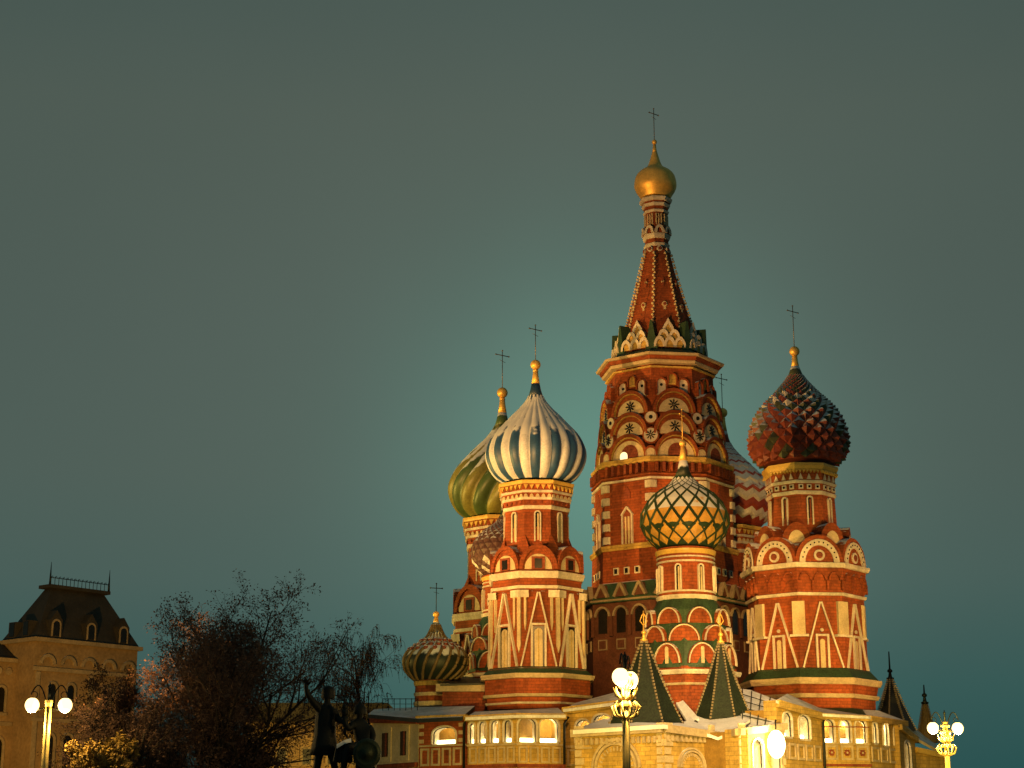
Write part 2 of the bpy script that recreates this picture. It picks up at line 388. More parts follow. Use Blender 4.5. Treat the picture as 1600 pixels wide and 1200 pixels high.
def dome_diamond(T, prof, n, k, rmin, height, pick, base, inset=.9, bars=None, barw=.1, tipmat=None):
    rows, pr = lattice(T, prof, n, k, rmin); b = MB()
    b.lathe([(z, r * .985) for z, r in pr], n * 2, 0, base, True, True)
    def P(j, i, lift=0):
        z, r, nr, nz = rows[j]; a = 2 * PI * (i + (j % 2) / 2) / n
        rr = r + lift * nr
        return Vector((rr * math.sin(a), -rr * math.cos(a), z + lift * nz))
    for j in range(len(rows) - 2):
        for i in range(n):
            il = i if j % 2 == 0 else i + 1; lo = P(j, i); hi = P(j + 2, i)
            L, R = P(j + 1, il - 1), P(j + 1, il)
            c = (lo + hi + L + R) / 4; w = (R - L).length
            z, r, nr, nz = rows[j + 1]; a = 2 * PI * (i + (j % 2) / 2) / n
            nrm = Vector((nr * math.sin(a), -nr * math.cos(a), nz))
            q = [c + (p - c) * inset + nrm * .01 for p in (lo, R, hi, L)]
            ap = c + nrm * (height * w); m = pick(i, j, z)
            for e in range(4): b.face([q[e], q[(e + 1) % 4], ap], m)
    if bars:
        for j in range(len(rows) - 1):
            w = barw * min(1, max(.22, (rows[j][1] / max(r for _, r in pr)) ** 1.6))
            for i in range(n):
                il = i if j % 2 == 0 else i + 1
                for t in (il - 1, il):
                    b.tube([P(j, i, w * .7), P(j + 1, t, w * .7)], w, 4, bars, False, False)
    T.add(b, 'dome'); return b
def dome_chevron(T, prof, nz_, step, amp, mats):
    pr = T.dprof(prof, 8)
    zt, zb = pr[0][0], pr[-1][0]
    def rad(z):
        for i in range(1, len(pr)):
            if pr[i][0] <= z:
                a, c = pr[i - 1], pr[i]; f = (a[0] - z) / max(1e-9, a[0] - c[0]); return a[1] + (c[1] - a[1]) * f
        return pr[-1][1]
    b = MB(); n = nz_ * 2; levels = []; z = zb; i = 0
    while z < zt:
        s_ = max(.12, step * rad(z)); levels.append(z); z += s_
    levels.append(zt); rows = []; info = []
    for j, z in enumerate(levels):
        for sub, lift in ((0, 0), (1, 1)):
            zz = z if sub == 0 else z + .35 * ((levels[j + 1] if j + 1 < len(levels) else z) - z)
            row = []
            for k in range(n):
                r0 = rad(zz); am = amp * r0 * (1 if j else 0)
                zk = min(zt, zz + (am if k % 2 else -am)); r = rad(zk) * (1 + (.035 if sub else 0)); a = 2 * PI * k / n
                row.append((r * math.sin(a), -r * math.cos(a), zk))
            rows.append(row); info.append(j)
    b.grid(rows, mats[0], True, False, lambda jj, k: mats[info[jj] % len(mats)])
    T.add(b, 'dome')

def gable(T, w, h, y0, R, d=1.5, style='round', rim=None, rimw=3, tym=None, tw=.62, th=.62, extra=None, body=BRICK, apo=False):
    """round kokoshnik; pixels; base line at y0, built facing angle 0"""
    b = MB(); z = T.z(y0, R); r = T.m(R, y0); W_, H = T.m(w, y0), T.m(h, y0)
    b.prism(arch(W_, H, z, 16, style), -r, -r + d, body)
    if rim:
        rw = T.m(rimw, y0); b.arcband(arch(W_ * .96, H * .97, z, 16, style), arch(W_ * .96 - 2 * rw, H * .97 - rw, z, 16, style), -r - .12, -r + .05, rim)
    if tym: b.prism(arch(W_ * tw, H * th, z + .02, 14, style), -r - .05, -r + .02, tym)
    if extra: extra(b, r, z, W_, H)
    return b
def star(b, u, z, r, y, m, n=8):
    for k in range(n):
        a = 2 * PI * k / n; d = (math.cos(a), math.sin(a)); q = (-d[1], d[0])
        b.prism([(u + d[0] * r * .12 - q[0] * r * .05, z + d[1] * r * .12 - q[1] * r * .05), (u + d[0] * r * .7 - q[0] * r * .13, z + d[1] * r * .7 - q[1] * r * .13),
                 (u + d[0] * r, z + d[1] * r), (u + d[0] * r * .7 + q[0] * r * .13, z + d[1] * r * .7 + q[1] * r * .13), (u + d[0] * r * .12 + q[0] * r * .05, z + d[1] * r * .12 + q[1] * r * .05)], y, y + .05, m)
def disc(b, u, z, r, y0, y1, m, n=14):
    b.prism([(u + r * math.cos(2 * PI * k / n), z + r * math.sin(2 * PI * k / n)) for k in range(n)], y0, y1, m)
C8 = math.cos(PI / 8)

def slot_window(T, y0, y1, w, R, pane=CREAM, frame=WHITE, fw=2.2, split=True):
    """tall narrow round-headed window; base y1, head y0"""
    b = MB(); r = T.m(R, y1); z0, z1 = T.z(y1, R), T.z(y0, R); w_ = T.m(w, y1); f = T.m(fw, y1)
    o = archwin(w_, z0, z1); i = archwin(w_ - 2 * f, z0, z1 - f)
    b.arcband(o[1:] + [o[0]], i[1:] + [i[0]], -r - .14, -r + .15, frame)
    b.prism(i, -r - .03, -r + .1, DARK)
    iw = (w_ - 2 * f) * .42
    b.prism(archwin(iw, z0, z1 - f * 2, u=(w_ - 2 * f) * .12), -r - .07, -r + .05, pane)
    return b

def big_tower(x, Y, a0, ref, domefn, label, collar, ornate=True):
    """large octagonal chapel tower, measured on the blue and white one"""
    T = Tower(x, ref[2] if ref else 900, Y, a0, ref)
    fc = T.a0 + PI / 8                                     # a face's middle
    T.cross(508, 515, 563, 10); T.finial(570, 8, 577, 3.5, 600, 6.5)
    b = MB(); b.lathe([(T.z(621), T.m(12, 621)), (T.z(610), T.m(8.5, 610)), (T.z(599), T.m(6.2, 600))], 24, 0, collar, True, True); T.add(b, 'collar')
    domefn(T)
    # drum
    T.wall([(752, 60), (772, 57), (792, 53), (800, 52), (845, 54), (866, 58), (866, 70), (892, 72), (893, 74), (922, 74), (924, 76), (1042, 78),
            (1043, 82), (1052, 90), (1060, 88), (1083, 88), (1090, 85), (1098, 85), (1108, 83)], to_ground=True)
    T.cornice(749, 755, 63, GOLDP, 50)
    # saw-tooth row under the gilded cornice, half discs, dots
    b = MB(); r = T.m(60, 760) * C8 * .985
    for q in range(5):
        u = T.m(-18 + q * 9, 760); b.prism([(u - T.m(3.4, 760), T.z(757, 58)), (u + T.m(3.4, 760), T.z(757, 58)), (u, T.z(764, 58))], -r - .12, -r + .15, GOLDP)
        b.prism(arch(T.m(6, 770), T.m(5, 770), T.z(776, 57), 8, u=u), -T.m(57.5, 775) * C8 - .05, -T.m(55, 775) * C8 + .2, CREAM)
    for q in range(4):
        u = T.m(-15 + q * 10, 785); disc(b, u, T.z(784, 55), T.m(2.4, 785), -T.m(55.5, 785) * C8 - .05, -T.m(53, 785) * C8 + .2, BRICKD)
    T.around(b, 'frieze', fc)
    T.cornice(765, 769, 60, WHITE, 50); T.cornice(776, 780, 58, WHITE, 50); T.cornice(789, 795, 56, WHITE, 48)
    T.around(slot_window(T, 798, 846, 11, 52.5 * C8), 'window', fc)
    # triangular buttresses between the gables
    b = MB(); z0, z1 = T.z(868, 60), T.z(832, 55); r0 = T.m(68, 860); w_ = T.m(15, 860); rt = T.m(52.5, 832)
    A = [(-w_, -r0 * .93, z0), (w_, -r0 * .93, z0), (0, -rt, z1)]
    b.face(A, BRICK); b.face([A[1], (0, -r0 * .5, z0), A[2]], BRICK); b.face([(0, -r0 * .5, z0), A[0], A[2]], BRICK); b.face([A[0], (0, -r0 * .5, z0), A[1]], BRICK)
    T.around(b, 'buttress', T.a0)
    def ex(b, r, z, w, h):
        b.box(-w * .17, w * .17, -r - .12, -r + .02, z, z + h * .5, BRICKD); b.box(-w * .09, w * .09, -r - .16, -r - .08, z + h * .04, z + h * .42, DARK)
        b.arcband(arch(w * .98, h * .985, z, 16), arch(w * .78, h * .82, z, 16), -r - .16, -r + .05, BRICK)
    T.around(gable(T, 60, 39, 890, 75 * C8, T.m(24, 890), tym=CREAM, tw=.70, th=.60, extra=ex), 'arched_gable', fc)
    T.cornice(891.5, 903, 79.5, WHITE, 66); T.cornice(914, 919, 77.5, WHITE, 66)
    # shaft panels: tall white triangles with the window inside
    Rf = 77 * C8; b = MB(); r = T.m(Rf, 980); h = lambda y: T.z(y, 77)
    for sg in (-1, 1): b.bar((sg * T.m(1.2, 980), h(925)), (sg * T.m(27, 980), h(1041)), T.m(2.5, 980), -r - .22, -r + .1, WHITE)
    T.around(b, 'triangle_trim', fc)
    b = MB(); u = T.m(10.5, 1000)
    for sg in (-1, 1): b.bar((sg * u, h(1041)), (sg * u, h(976)), T.m(3, 1000), -r - .18, -r + .1, WHITE)
    b.bar((-u * 1.15, h(975)), (u * 1.15, h(975)), T.m(3.2, 1000), -r - .20, -r + .1, WHITE)
    b.box(-u * .86, u * .86, -r - .03, -r + .1, h(1041), h(978), DARK)
    b.prism(archwin(T.m(12, 1000), h(1041), h(981)), -r - .08, -r + .05, CREAM)
    b.box(-T.m(.6, 1000), T.m(.6, 1000), -r - .10, -r + .05, h(1041), h(983), OCHRE)
    T.around(b, 'window', fc)
    b = MB(); r = T.m(77.5, 960); wd_ = T.m(1.75, 960)
    for du, yb in ((0, 1020), (-9, 985), (9, 985)):
        u = T.m(du, 960); dy = abs(u) * math.tan(PI / 8)
        b.prism([(u - wd_ * (1.6 if du == 0 else 1), h(932)), (u - wd_ * (1.6 if du == 0 else 1), h(yb - 12)), (u, h(yb)), (u + wd_ * (1.6 if du == 0 else 1), h(yb - 12)), (u + wd_ * (1.6 if du == 0 else 1), h(932))][::-1], -r - .1 + dy, -r + .5 + dy, CREAM)
    cw = T.m(15, 930); dy = cw * math.tan(PI / 8)
    b.face([(-cw, -r + dy - .2, h(933)), (0, -r - .25, h(933)), (0, -r - .3, h(922)), (-cw, -r + dy - .25, h(922))], WHITE)
    b.face([(0, -r - .25, h(933)), (cw, -r + dy - .2, h(933)), (cw, -r + dy - .25, h(922)), (0, -r - .3, h(922))], WHITE)
    b.face([(-cw, -r + dy - .25, h(922)), (0, -r - .3, h(922)), (cw, -r + dy - .25, h(922)), (0, -r + .8, h(922))], WHITE)
    b.face([(-cw, -r + dy - .2, h(933)), (0, -r - .25, h(933)), (cw, -r + dy - .2, h(933)), (0, -r + .8, h(933))], WHITE)
    T.around(b, 'pilaster', T.a0)
    b = MB(); b.lathe([(T.z(1052, 92), T.m(94, 1052)), (T.z(1041, 80), T.m(79, 1041))], 8, T.a0, GREEN); T.add(b, 'skirt_roof')
    T.cornice(1051, 1059, 95.5, STONE, 80); T.cornice(1083, 1088, 91.5, STONE, 78); T.cornice(1096, 1099.5, 87.5, WHITE, 78)
    return T.finish(label)

BLUEPROF = [(619, 12), (628, 17), (640, 27), (650, 37), (665, 51), (680, 65), (695, 74), (710, 78), (725, 76), (740, 69), (749, 61), (756, 50)]
def d_blue(T): dome_lobed(T, BLUEPROF, 28, [WDOME, BLUE], 0, .055)
big_tower(838, 139, -20, (1, 900, 900), d_blue, 'tower under the blue and white striped dome', BLUEP)
def d_green(T): dome_lobed(T, BLUEPROF, 16, [GREENL, YELLOW], -1.3, .10)
big_tower(785, 158, -20, (1.06, 508, 548), d_green, 'tower under the green and yellow swirled dome behind the blue one', GREENL)
def d_zig(T): dome_chevron(T, BLUEPROF, 20, .19, .045, [REDZ, WHTZ])
big_tower(1127, 161, -20, (.97, 508, 585), d_zig, 'tower under the red and white zigzag dome', REDZ)

# ---- the red and green tower on the right
def west_tower():
    T = Tower(1261, 1000, 141, -7); fc = T.a0 + PI / 8
    T.cross(478, 487, 542, 10); T.finial(549, 8, 556, 4, 574, 6.2)
    b = MB(); b.lathe([(T.z(592), T.m(14, 592)), (T.z(583), T.m(10, 583)), (T.z(573), T.m(6.2, 574))], 24, 0, GRN2, True, True); T.add(b, 'collar')
    P = [(586, 11), (596, 17), (604, 23), (619, 35), (634, 49), (649, 60), (664, 67), (679, 71), (694, 73), (709, 70), (718, 65), (726, 54)]
    def pick(i, j, z):
        if T.z(642) < z < T.z(618): return (RED, GRN2, WHTZ)[(i + j) % 3]
        return GRN2 if ((i + j // 2) % 5 == 0 or (z > T.z(655) and (i * 2 + j) % 4 < 2)) else RED
    dome_diamond(T, P, 22, 1.05, T.m(8, 600), .46, pick, RED, .98)
    T.wall([(724, 55), (750, 53.5), (773, 52), (820, 54), (832, 56), (833, 62), (848, 66), (852, 80), (880, 92), (882, 95), (926, 91), (928, 90), (1043, 92),
            (1045, 96), (1058, 104), (1070, 106), (1084, 103), (1090, 101), (1112, 101)], to_ground=True)
    T.cornice(722, 733, 59.5, GOLDP, 48)
    b = MB(); r = T.m(57, 735) * C8
    for q in range(8):
        u = T.m(-19.5 + q * 5.6, 735); b.prism([(u - T.m(2.6, 735), T.z(733, 58)), (u + T.m(2.6, 735), T.z(733, 58)), (u, T.z(738, 57))], -r - .1, -r + .2, GOLDP)
    for q in range(3):
        u = T.m(-13 + q * 13, 745); r = T.m(54, 745) * C8
        b.prism([(u - T.m(3.5, 745), T.z(748, 54)), (u + T.m(3.5, 745), T.z(748, 54)), (u, T.z(739, 54))], -r - .08, -r + .2, WHITE)
        r = T.m(53.3, 760) * C8; s_ = T.m(3.6, 760); zc = T.z(760, 53)
        b.box(u - s_, u + s_, -r - .08, -r + .2, zc - s_, zc + s_, WHITE); disc(b, u, zc, s_ * .55, -r - .12, -r, DARK, 10)
    T.around(b, 'frieze', fc)
    T.cornice(749.5, 754.5, 56, WHITE, 46); T.cornice(766, 772, 55, WHITE, 46)
    T.around(slot_window(T, 775, 820, 10.5, 53 * C8, pane=BRICKD), 'window', fc)
    # upper ring of gables, on the corners
    T.around(gable(T, 44, 32, 848, 73, T.m(26, 848), tym=CREAM, tw=.58, th=.6), 'arched_gable', T.a0)
    b = MB(); b.lathe([(T.z(882, 95), T.m(93, 882)), (T.z(846, 80), T.m(64, 846))], 8, T.a0, GREEN); T.add(b, 'skirt_roof')
    def ex(b, r, z, w, h):
        b.arcband(arch(w * .84, h * .84, z, 16), arch(w * .60, h * .62, z, 16), -r - .12, -r + .05, WHITE)
        for k in range(1, 12):
            t = PI * k / 12; disc(b, w * .36 * math.cos(t), z + h * .73 * math.sin(t), w * .018, -r - .16, -r, DARK, 6)
        disc(b, 0, z + h * .27, w * .115, -r - .12, -r, WHITE); disc(b, 0, z + h * .27, w * .07, -r - .16, -r, BRICKD)
    T.around(gable(T, 74, 43, 880, 95 * C8, T.m(34, 880), extra=ex), 'arched_gable', fc)
    T.cornice(878, 886, 101, WHITE, 84)
    b = MB(); r = T.m(94.5, 900) * C8                                     # blind arcade
    for q in range(3):
        u = T.m(-23 + q * 23, 900); b.arcband(arch(T.m(20, 900), T.m(13, 900), T.z(906, 95), 10, u=u), arch(T.m(15, 900), T.m(10, 900), T.z(906, 95), 10, u=u), -r - .12, -r + .4, BRICK)
        b.box(u - T.m(1.5, 900) + T.m(11.5, 900), u + T.m(1.5, 900) + T.m(11.5, 900), -r - .12, -r + .4, T.z(921, 94), T.z(906, 95), BRICK)
    T.around(b, 'blind_arcade', fc)
    T.cornice(925, 930, 94.5, WHITE, 80)
    h = lambda y: T.z(y, 91); r = T.m(91.5 * C8, 990)
    b = MB()
    for sg in (-1, 1): b.bar((sg * T.m(.9, 980), h(940)), (sg * T.m(31, 980), h(1043)), T.m(2.4, 980), -r - .16, -r + .1, WHITE)
    disc(b, 0, h(984), T.m(2.6, 984), -r - .12, -r, WHITE)
    T.around(b, 'triangle_trim', fc)
    b = MB(); u = T.m(8.8, 1000)
    for sg in (-1, 1): b.bar((sg * u, h(1043)), (sg * u, h(993)), T.m(3.2, 1000), -r - .16, -r + .1, WHITE)
    b.bar((-u * 1.18, h(992)), (u * 1.18, h(992)), T.m(3, 1000), -r - .19, -r + .1, WHITE)
    b.box(-u * .84, u * .84, -r - .03, -r + .1, h(1043), h(994), BRICKD)
    b.prism(archwin(T.m(7.5, 1000), h(1043), h(998)), -r - .08, -r + .05, CREAM)
    T.around(b, 'window', fc)
    b = MB(); rv = T.m(91.5, 960); w_ = T.m(9.5, 960)
    rp = rv * C8 + .02
    b.box(-w_, w_, -rv + .02, -rv + 1.2, h(991), h(939), CREAM); b.box(-w_ * 1.5, w_ * 1.5, -rv - .06, -rv + 1.2, h(994.5), h(991), WHITE)
    T.around(b, 'pilaster', T.a0)
    b = MB(); b.lathe([(T.z(1059, 108), T.m(109, 1058)), (T.z(1043, 93), T.m(94, 1043))], 8, T.a0, GREEN); T.add(b, 'skirt_roof')
    T.cornice(1058, 1069, 112.5, STONE, 92); T.cornice(1083, 1090, 107.5, STONE, 92)
    b = MB(); b.lathe([(T.z(1117, 118), T.m(122, 1115)), (T.z(1106, 100), T.m(102, 1106))], 8, T.a0, GREEN); T.add(b, 'skirt_roof')
    return T.finish('tower under the spiky red and green dome')
west_tower()

# ---- small chapel with the ochre diamonds in front, and its sister behind on the left
def small_tower(x, Y, ref, domefn, label, fa=-27, collar=DGREEN):
    T = Tower(x, ref[2] if ref else 900, Y, fa, ref)
    T.cross(640, 648, 690, 7, GOLD if ref is None else DULLX, 60); T.finial(693, 5.5, 697, 3, 720, 7)
    b = MB(); b.lathe([(T.z(746), T.m(14.5, 746)), (T.z(734), T.m(9, 734)), (T.z(719), T.m(6, 719))], 20, 0, collar, True, True); T.add(b, 'collar')
    domefn(T)
    T.wall([(853, 44), (866, 44), (877, 43.5), (926, 44.5), (930, 44)], n=32)
    T.cornice(856, 864, 47.5, GOLDP, 38, 32); T.cornice(867, 869.5, 46, WHITE, 38, 32); T.cornice(874, 877, 46, WHITE, 38, 32)
    b = MB(); r = T.m(46.3, 866)
    for q in range(3):
        for e in (-1, 0, 1):
            pass
    T.around(slot_window(T, 880, 922, 10.5, 44.6), 'window', T.a0 + math.radians(12 if ref is None else 0))
    T.cornice(921, 924, 46.5, WHITE, 38, 32); T.cornice(928, 935.5, 48, WHITE, 38, 32)
    b = MB(); b.lathe([(T.z(y, r_), T.m(r_, y)) for y, r_ in ((1042, 73), (1008, 69), (980, 63), (952, 57), (934, 46))], 16, T.a0, GREEN); T.add(b, 'skirt_roof')
    def win(b, r, z, w, h): b.prism(archwin(w * .11, z, z + h * .8), -r - .1, -r, CREAM)
    T.around(gable(T, 40, 25, 973, 61.5, T.m(22, 973), rim=WHITE, rimw=1.8), 'arched_gable', T.a0)
    T.around(gable(T, 49, 26, 1001, 66.5, T.m(22, 1000), rim=WHITE, rimw=1.8), 'arched_gable', T.a0 + PI / 8)
    T.around(gable(T, 47, 32, 1036, 70.5, T.m(22, 1035), rim=WHITE, rimw=1.8, extra=win), 'arched_gable', T.a0)
    T.wall([(1040, 74), (1046, 75), (1060, 76), (1075, 76), (1100, 76)], to_ground=True, ph=PI / 8)
    T.cornice(1045, 1053, 82, WHITE, 66, ph=PI / 8); T.cornice(1066, 1070, 79, STONE, 66, ph=PI / 8)
    return T.finish(label)
SPROF = [(743, 13), (753.5, 20), (762, 30), (773, 45), (785, 56), (796, 63), (807, 66.5), (818.6, 67.4), (830, 65), (841, 58), (850, 50), (857, 43)]
def d_diam(T): dome_diamond(T, SPROF, 16, 1.45, T.m(12, 750), .10, lambda i, j, z: DIAM, LATT, .96, LATT, .11)
small_tower(1072, 131, None, d_diam, 'small chapel under the ochre diamond dome with green lattice')
def d_plum(T): dome_diamond(T, SPROF, 24, 1.2, T.m(12, 750), .2, lambda i, j, z: WHTZ if (z < T.z(825) and (i + j) % 3 == 0) else PURP, PURP, .95)
small_tower(790, 147, (.8, 818, 868), d_plum, 'small chapel under the plum coloured dome')

# ---- central tower
def central():
    T = Tower(1024, 290, 150, -9, name='central_tower'); fc = T.a0 + PI / 8
    T.cross(170, 178, 218, 8); T.finial(222, 4, 226, 2.2, 240, 4.2)
    b = MB(); pr = T.dprof([(238, 4), (250, 7.5), (258, 10.5), (263, 14.5), (269, 24), (277, 30.5), (290, 33), (298, 31), (305, 26.5), (311, 23)])
    b.lathe(pr[::-1], 48, 0, GOLD, True, True); T.add(b, 'dome')
    # neck and tent
    T.wall([(308, 22), (318, 20), (330, 18), (352, 18), (374, 18.5), (388, 19.5), (420, 27.5), (460, 40), (500, 52.5), (540, 65), (552, 68), (553, 76), (566, 80), (575, 83), (606, 84), (607, 80), (716, 86),
            (717, 104), (745, 108), (750, 109), (848, 110), (850, 114), (905, 116), (906, 120), (1000, 124)], to_ground=True)
    T.cornice(305, 311, 26, WHITE, 16); T.cornice(315, 320, 22.5, WHITE, 14); T.cornice(326, 330, 20.5, WHITE, 14)
    b = MB(); r = T.m(18.4, 340) * C8
    for u in (-4, 0, 4): b.box(T.m(u - .8, 340), T.m(u + .8, 340), -r - .08, -r + .1, T.z(350, 18), T.z(333, 18), CREAM)
    T.around(b, 'frieze', fc)
    T.around(gable(T, 16.5, 13, 363, 22 * C8, T.m(8, 360), rim=WHITE, rimw=4, body=BRICK), 'arched_gable', fc)
    T.cornice(363, 371, 22, WHITE, 15); T.cornice(378, 384, 20.5, WHITE, 15)
    b = MB(); disc(b, 0, T.z(388, 20), T.m(4.5, 388), -T.m(20.5, 388) * C8 - .12, -T.m(17, 388), WHITE); disc(b, 0, T.z(388, 20), T.m(2.6, 388), -T.m(20.5, 388) * C8 - .18, -T.m(17, 388), BRICKD)
    T.around(b, 'roundel', fc)
    b = MB()
    for k in range(34):                                                    # white crockets up each rib of the tent
        y = 395 + k * 4.4; R = 19.5 + (y - 388) * .273 + max(0, y - 430) * .025; z, r = T.z(y, R), T.m(R, y)
        b.ball((T.m(.9 if k % 2 else -.9, y), -r - .10, z), .105 if k % 2 else .14, CREAM, 6, 5)
    T.around(b, 'rib', T.a0)
    for yy, rr in ((475, 4.3), (440, 2)):
        b = MB(); R = 19.5 + (yy - 388) * .275; r = T.m(R, yy) * C8; zc = T.z(yy, R)
        disc(b, 0, zc, T.m(rr, yy), -r - .2, -r + .8, CREAM)
        if rr > 3: disc(b, 0, zc, T.m(2.4, yy), -r - .28, -r + .5, BRICKD); b.box(-.1, .1, -r - .2, -r + .8, zc - T.m(9, yy), zc - T.m(4, yy), CREAM)
        else: b.box(-.07, .07, -r - .2, -r + .8, zc - T.m(8, yy), zc + T.m(6, yy), BRICKD)
        T.around(b, 'roundel', fc)
    # gable pyramids round the foot of the tent
    b = MB()
    def small(u, y0, h, w, R, style='round'):
        r = T.m(R, y0); z = T.z(y0, R); w_, h_ = T.m(w, y0), T.m(h, y0); uu = T.m(u, y0)
        b.prism(arch(w_, h_, z, 10, style, uu), -r, -r + 1.2, BRICK)
        b.arcband(arch(w_, h_, z, 10, style, uu), arch(w_ * .62, h_ * .66, z, 10, style, uu), -r - .14, -r + .05, WHITE)
        b.prism(arch(w_ * .6, h_ * .62, z, 10, style, uu), -r - .04, -r + .02, OCHRE)
    for u in (-16, 0, 16): small(u, 543, 17, 18, 69)
    for u in (-8.5, 8.5): small(u, 531, 16, 18, 65)
    small(0, 521, 24, 19, 61, 'ogee')
    T.around(b, 'gable_cluster', fc)
    b = MB(); z0, z1 = T.z(549, 75), T.z(503, 62); r0 = T.m(74, 548); r1 = T.m(52, 503); w_ = T.m(10, 540)
    b.prism([(-w_, z0), (w_, z0), (w_ * .15, z1), (-w_ * .15, z1)], -r0, -r1 + 1, GREEN); T.around(b, 'corner_spur', T.a0)
    b = MB(); b.lathe([(T.z(552, 98), T.m(99, 552)), (T.z(543, 76), T.m(74, 545))], 8, T.a0, GREEN); T.add(b, 'skirt_roof')
    T.cornice(549, 553, 101, STONE, 80); T.cornice(553.6, 560, 95.5, BRICK, 80); T.cornice(561, 566, 92, STONE, 78); T.cornice(571, 573.5, 87, OCHRE, 78)
    # niches
    def niche(b, u, y0, y1, w, R, m=WHITE, dot=True):
        r = T.m(R, y0) * C8; z0, z1 = T.z(y1, R), T.z(y0, R); uu = T.m(u, y0); w_ = T.m(w, y0)
        o, i = archwin(w_ * 1.3, z0, z1 + w_ * .12, uu), archwin(w_, z0, z1, uu)
        b.arcband(o[1:] + [o[0]], i[1:] + [i[0]], -r - .3, -r + .3, BRICK); b.prism(i, -r - .06, -r + .3, m)
        if dot: disc(b, uu, z0 + (z1 - z0) * .62, w_ * .17, -r - .10, -r, DARK, 8)
    b = MB()
    for u in (-17, 17): niche(b, u, 592, 616, 13.5, 85)
    niche(b, 0, 584, 600, 12, 84.5, OCHRE, False); T.around(b, 'niche', fc)
    # three tiers of big round gables
    def exst(b, r, z, w, h):
        b.arcband(arch(w * 1.0, h, z, 18), arch(w * .86, h * .86, z, 18), -r - .28, -r + .05, BRICK)
        b.arcband(arch(w * .86, h * .86, z, 18), arch(w * .83, h * .83, z, 18), -r - .22, -r + .05, OCHRE)
        star(b, 0, z + h * .33, h * .25, -r - .12, DARK)
    def exw(b, r, z, w, h):
        b.arcband(arch(w, h, z, 18), arch(w * .86, h * .86, z, 18), -r - .28, -r + .05, BRICK)
        b.arcband(arch(w * .86, h * .86, z, 18), arch(w * .82, h * .82, z, 18), -r - .22, -r + .05, OCHRE)
        b.prism(archwin(w * .42, z, z + h * .56, w * .03), -r - .10, -r, BRICKD)
    T.around(gable(T, 66, 37, 645, 93 * C8, T.m(22, 640), tym=CREAM, tw=.70, th=.60, extra=exst), 'arched_gable', fc)
    T.around(gable(T, 67, 37, 679, 97 * C8, T.m(24, 675), tym=CREAM, tw=.70, th=.60, extra=exst), 'arched_gable', fc)
    T.around(gable(T, 70, 38, 714, 102 * C8, T.m(26, 710), tym=CREAM, tw=.80, th=.72, extra=exw), 'arched_gable', fc)
    b = MB(); r = T.m(102 * C8, 710); zc = T.z(713, 102)
    b.prism(archwin(T.m(13, 710), zc, T.z(701, 102), T.m(-8, 710)), -r - .14, -r, LIT)
    T.subs.append((b, 'lit_window', fc - PI / 4))
    def roundel(y, rr, R, st):
        b = MB(); r = T.m(R, y); zc = T.z(y, R); q = T.m(rr, y)
        disc(b, 0, zc, q, -r, -r + 1.6, BRICK, 18); disc(b, 0, zc, q * .82, -r - .08, -r + .2, WHITE, 18)
        if st: star(b, 0, zc, q * .62, -r - .14, DARK)
        else: disc(b, 0, zc, q * .3, -r - .12, -r, DARK, 10)
        T.around(b, 'roundel', T.a0)
    roundel(652, 10.5, 93.5, False); roundel(680, 13, 97.5, True)
    b = MB(); r = T.m(104, 707); z0, z1 = T.z(714, 104), T.z(700, 104); b.prism(archwin(T.m(20, 707), z0, z1 + .25), -r + .05, -r + 1.6, BRICK); b.prism(archwin(T.m(15, 707), z0, z1), -r - .03, -r + .4, CREAM); T.around(b, 'niche', T.a0)
    T.cornice(712, 721, 113, OCHRE, 90); 
    b = MB()
    for q in range(7):
        r = T.m(110, 730) * C8; u = T.m(-33 + q * 11, 730); b.box(u - T.m(2.2, 730), u + T.m(2.2, 730), -r - .35, -r + .8, T.z(737, 109), T.z(722, 109), BRICKD if q % 2 else BRICK)
    T.around(b, 'bracket_row', fc)
    T.cornice(738, 741, 114, BRICK, 96); T.cornice(744, 747.5, 112.5, WHITE, 96)
    b = MB()
    for k in range(5):
        y0 = 750 + k * 20.5; z1, z0 = T.z(y0, 110), T.z(y0 + 11.5, 110); r = T.m(110.5, y0); w_ = T.m(9, y0); q = w_ * math.tan(PI / 8)
        for sg in (-1, 1):
            pts = [(0, -r - .14), (sg * w_, -r + q * 1.0 - .14), (sg * w_, -r + q + .4), (0, -r + .5)]
            lo = [(x_, y_, z0) for x_, y_ in pts]; hi = [(x_, y_, z1) for x_, y_ in pts]
            for e in range(4): b.face([lo[e], lo[(e + 1) % 4], hi[(e + 1) % 4], hi[e]], WHITE)
            b.face(lo, WHITE); b.face(hi, WHITE)
    T.around(b, 'quoin', T.a0)
    b = MB(); r = T.m(110 * C8, 820); h = lambda y: T.z(y, 110); u = T.m(8.5, 820)
    b.bar((-u, h(846)), (-u, h(800)), T.m(2.4, 820), -r - .2, -r + .1, WHITE); b.bar((u, h(846)), (u, h(800)), T.m(2.4, 820), -r - .2, -r + .1, WHITE)
    b.bar((-u * 1.2, h(801)), (0, h(788)), T.m(2.6, 820), -r - .22, -r + .1, WHITE); b.bar((u * 1.2, h(801)), (0, h(788)), T.m(2.6, 820), -r - .22, -r + .1, WHITE)
    b.prism([(-u, h(846)), (u, h(846)), (u, h(800)), (0, h(790)), (-u, h(800))], -r - .05, -r + .1, BRICKD); b.box(-u * .5, u * .5, -r - .12, -r, h(846), h(803), CREAM); b.box(-u * .1, u * .1, -r - .16, -r, h(846), h(803), BRICKD)
    T.around(b, 'window', fc)
    b = MB(); b.prism([(-T.m(6, 760), h(775)), (T.m(6, 760), h(775)), (T.m(6, 760), h(765)), (0, h(756)), (-T.m(6, 760), h(765))], -r - .06, -r + .1, BRICKD)
    for u2 in (-19, 19): pass
    T.around(b, 'niche', fc)
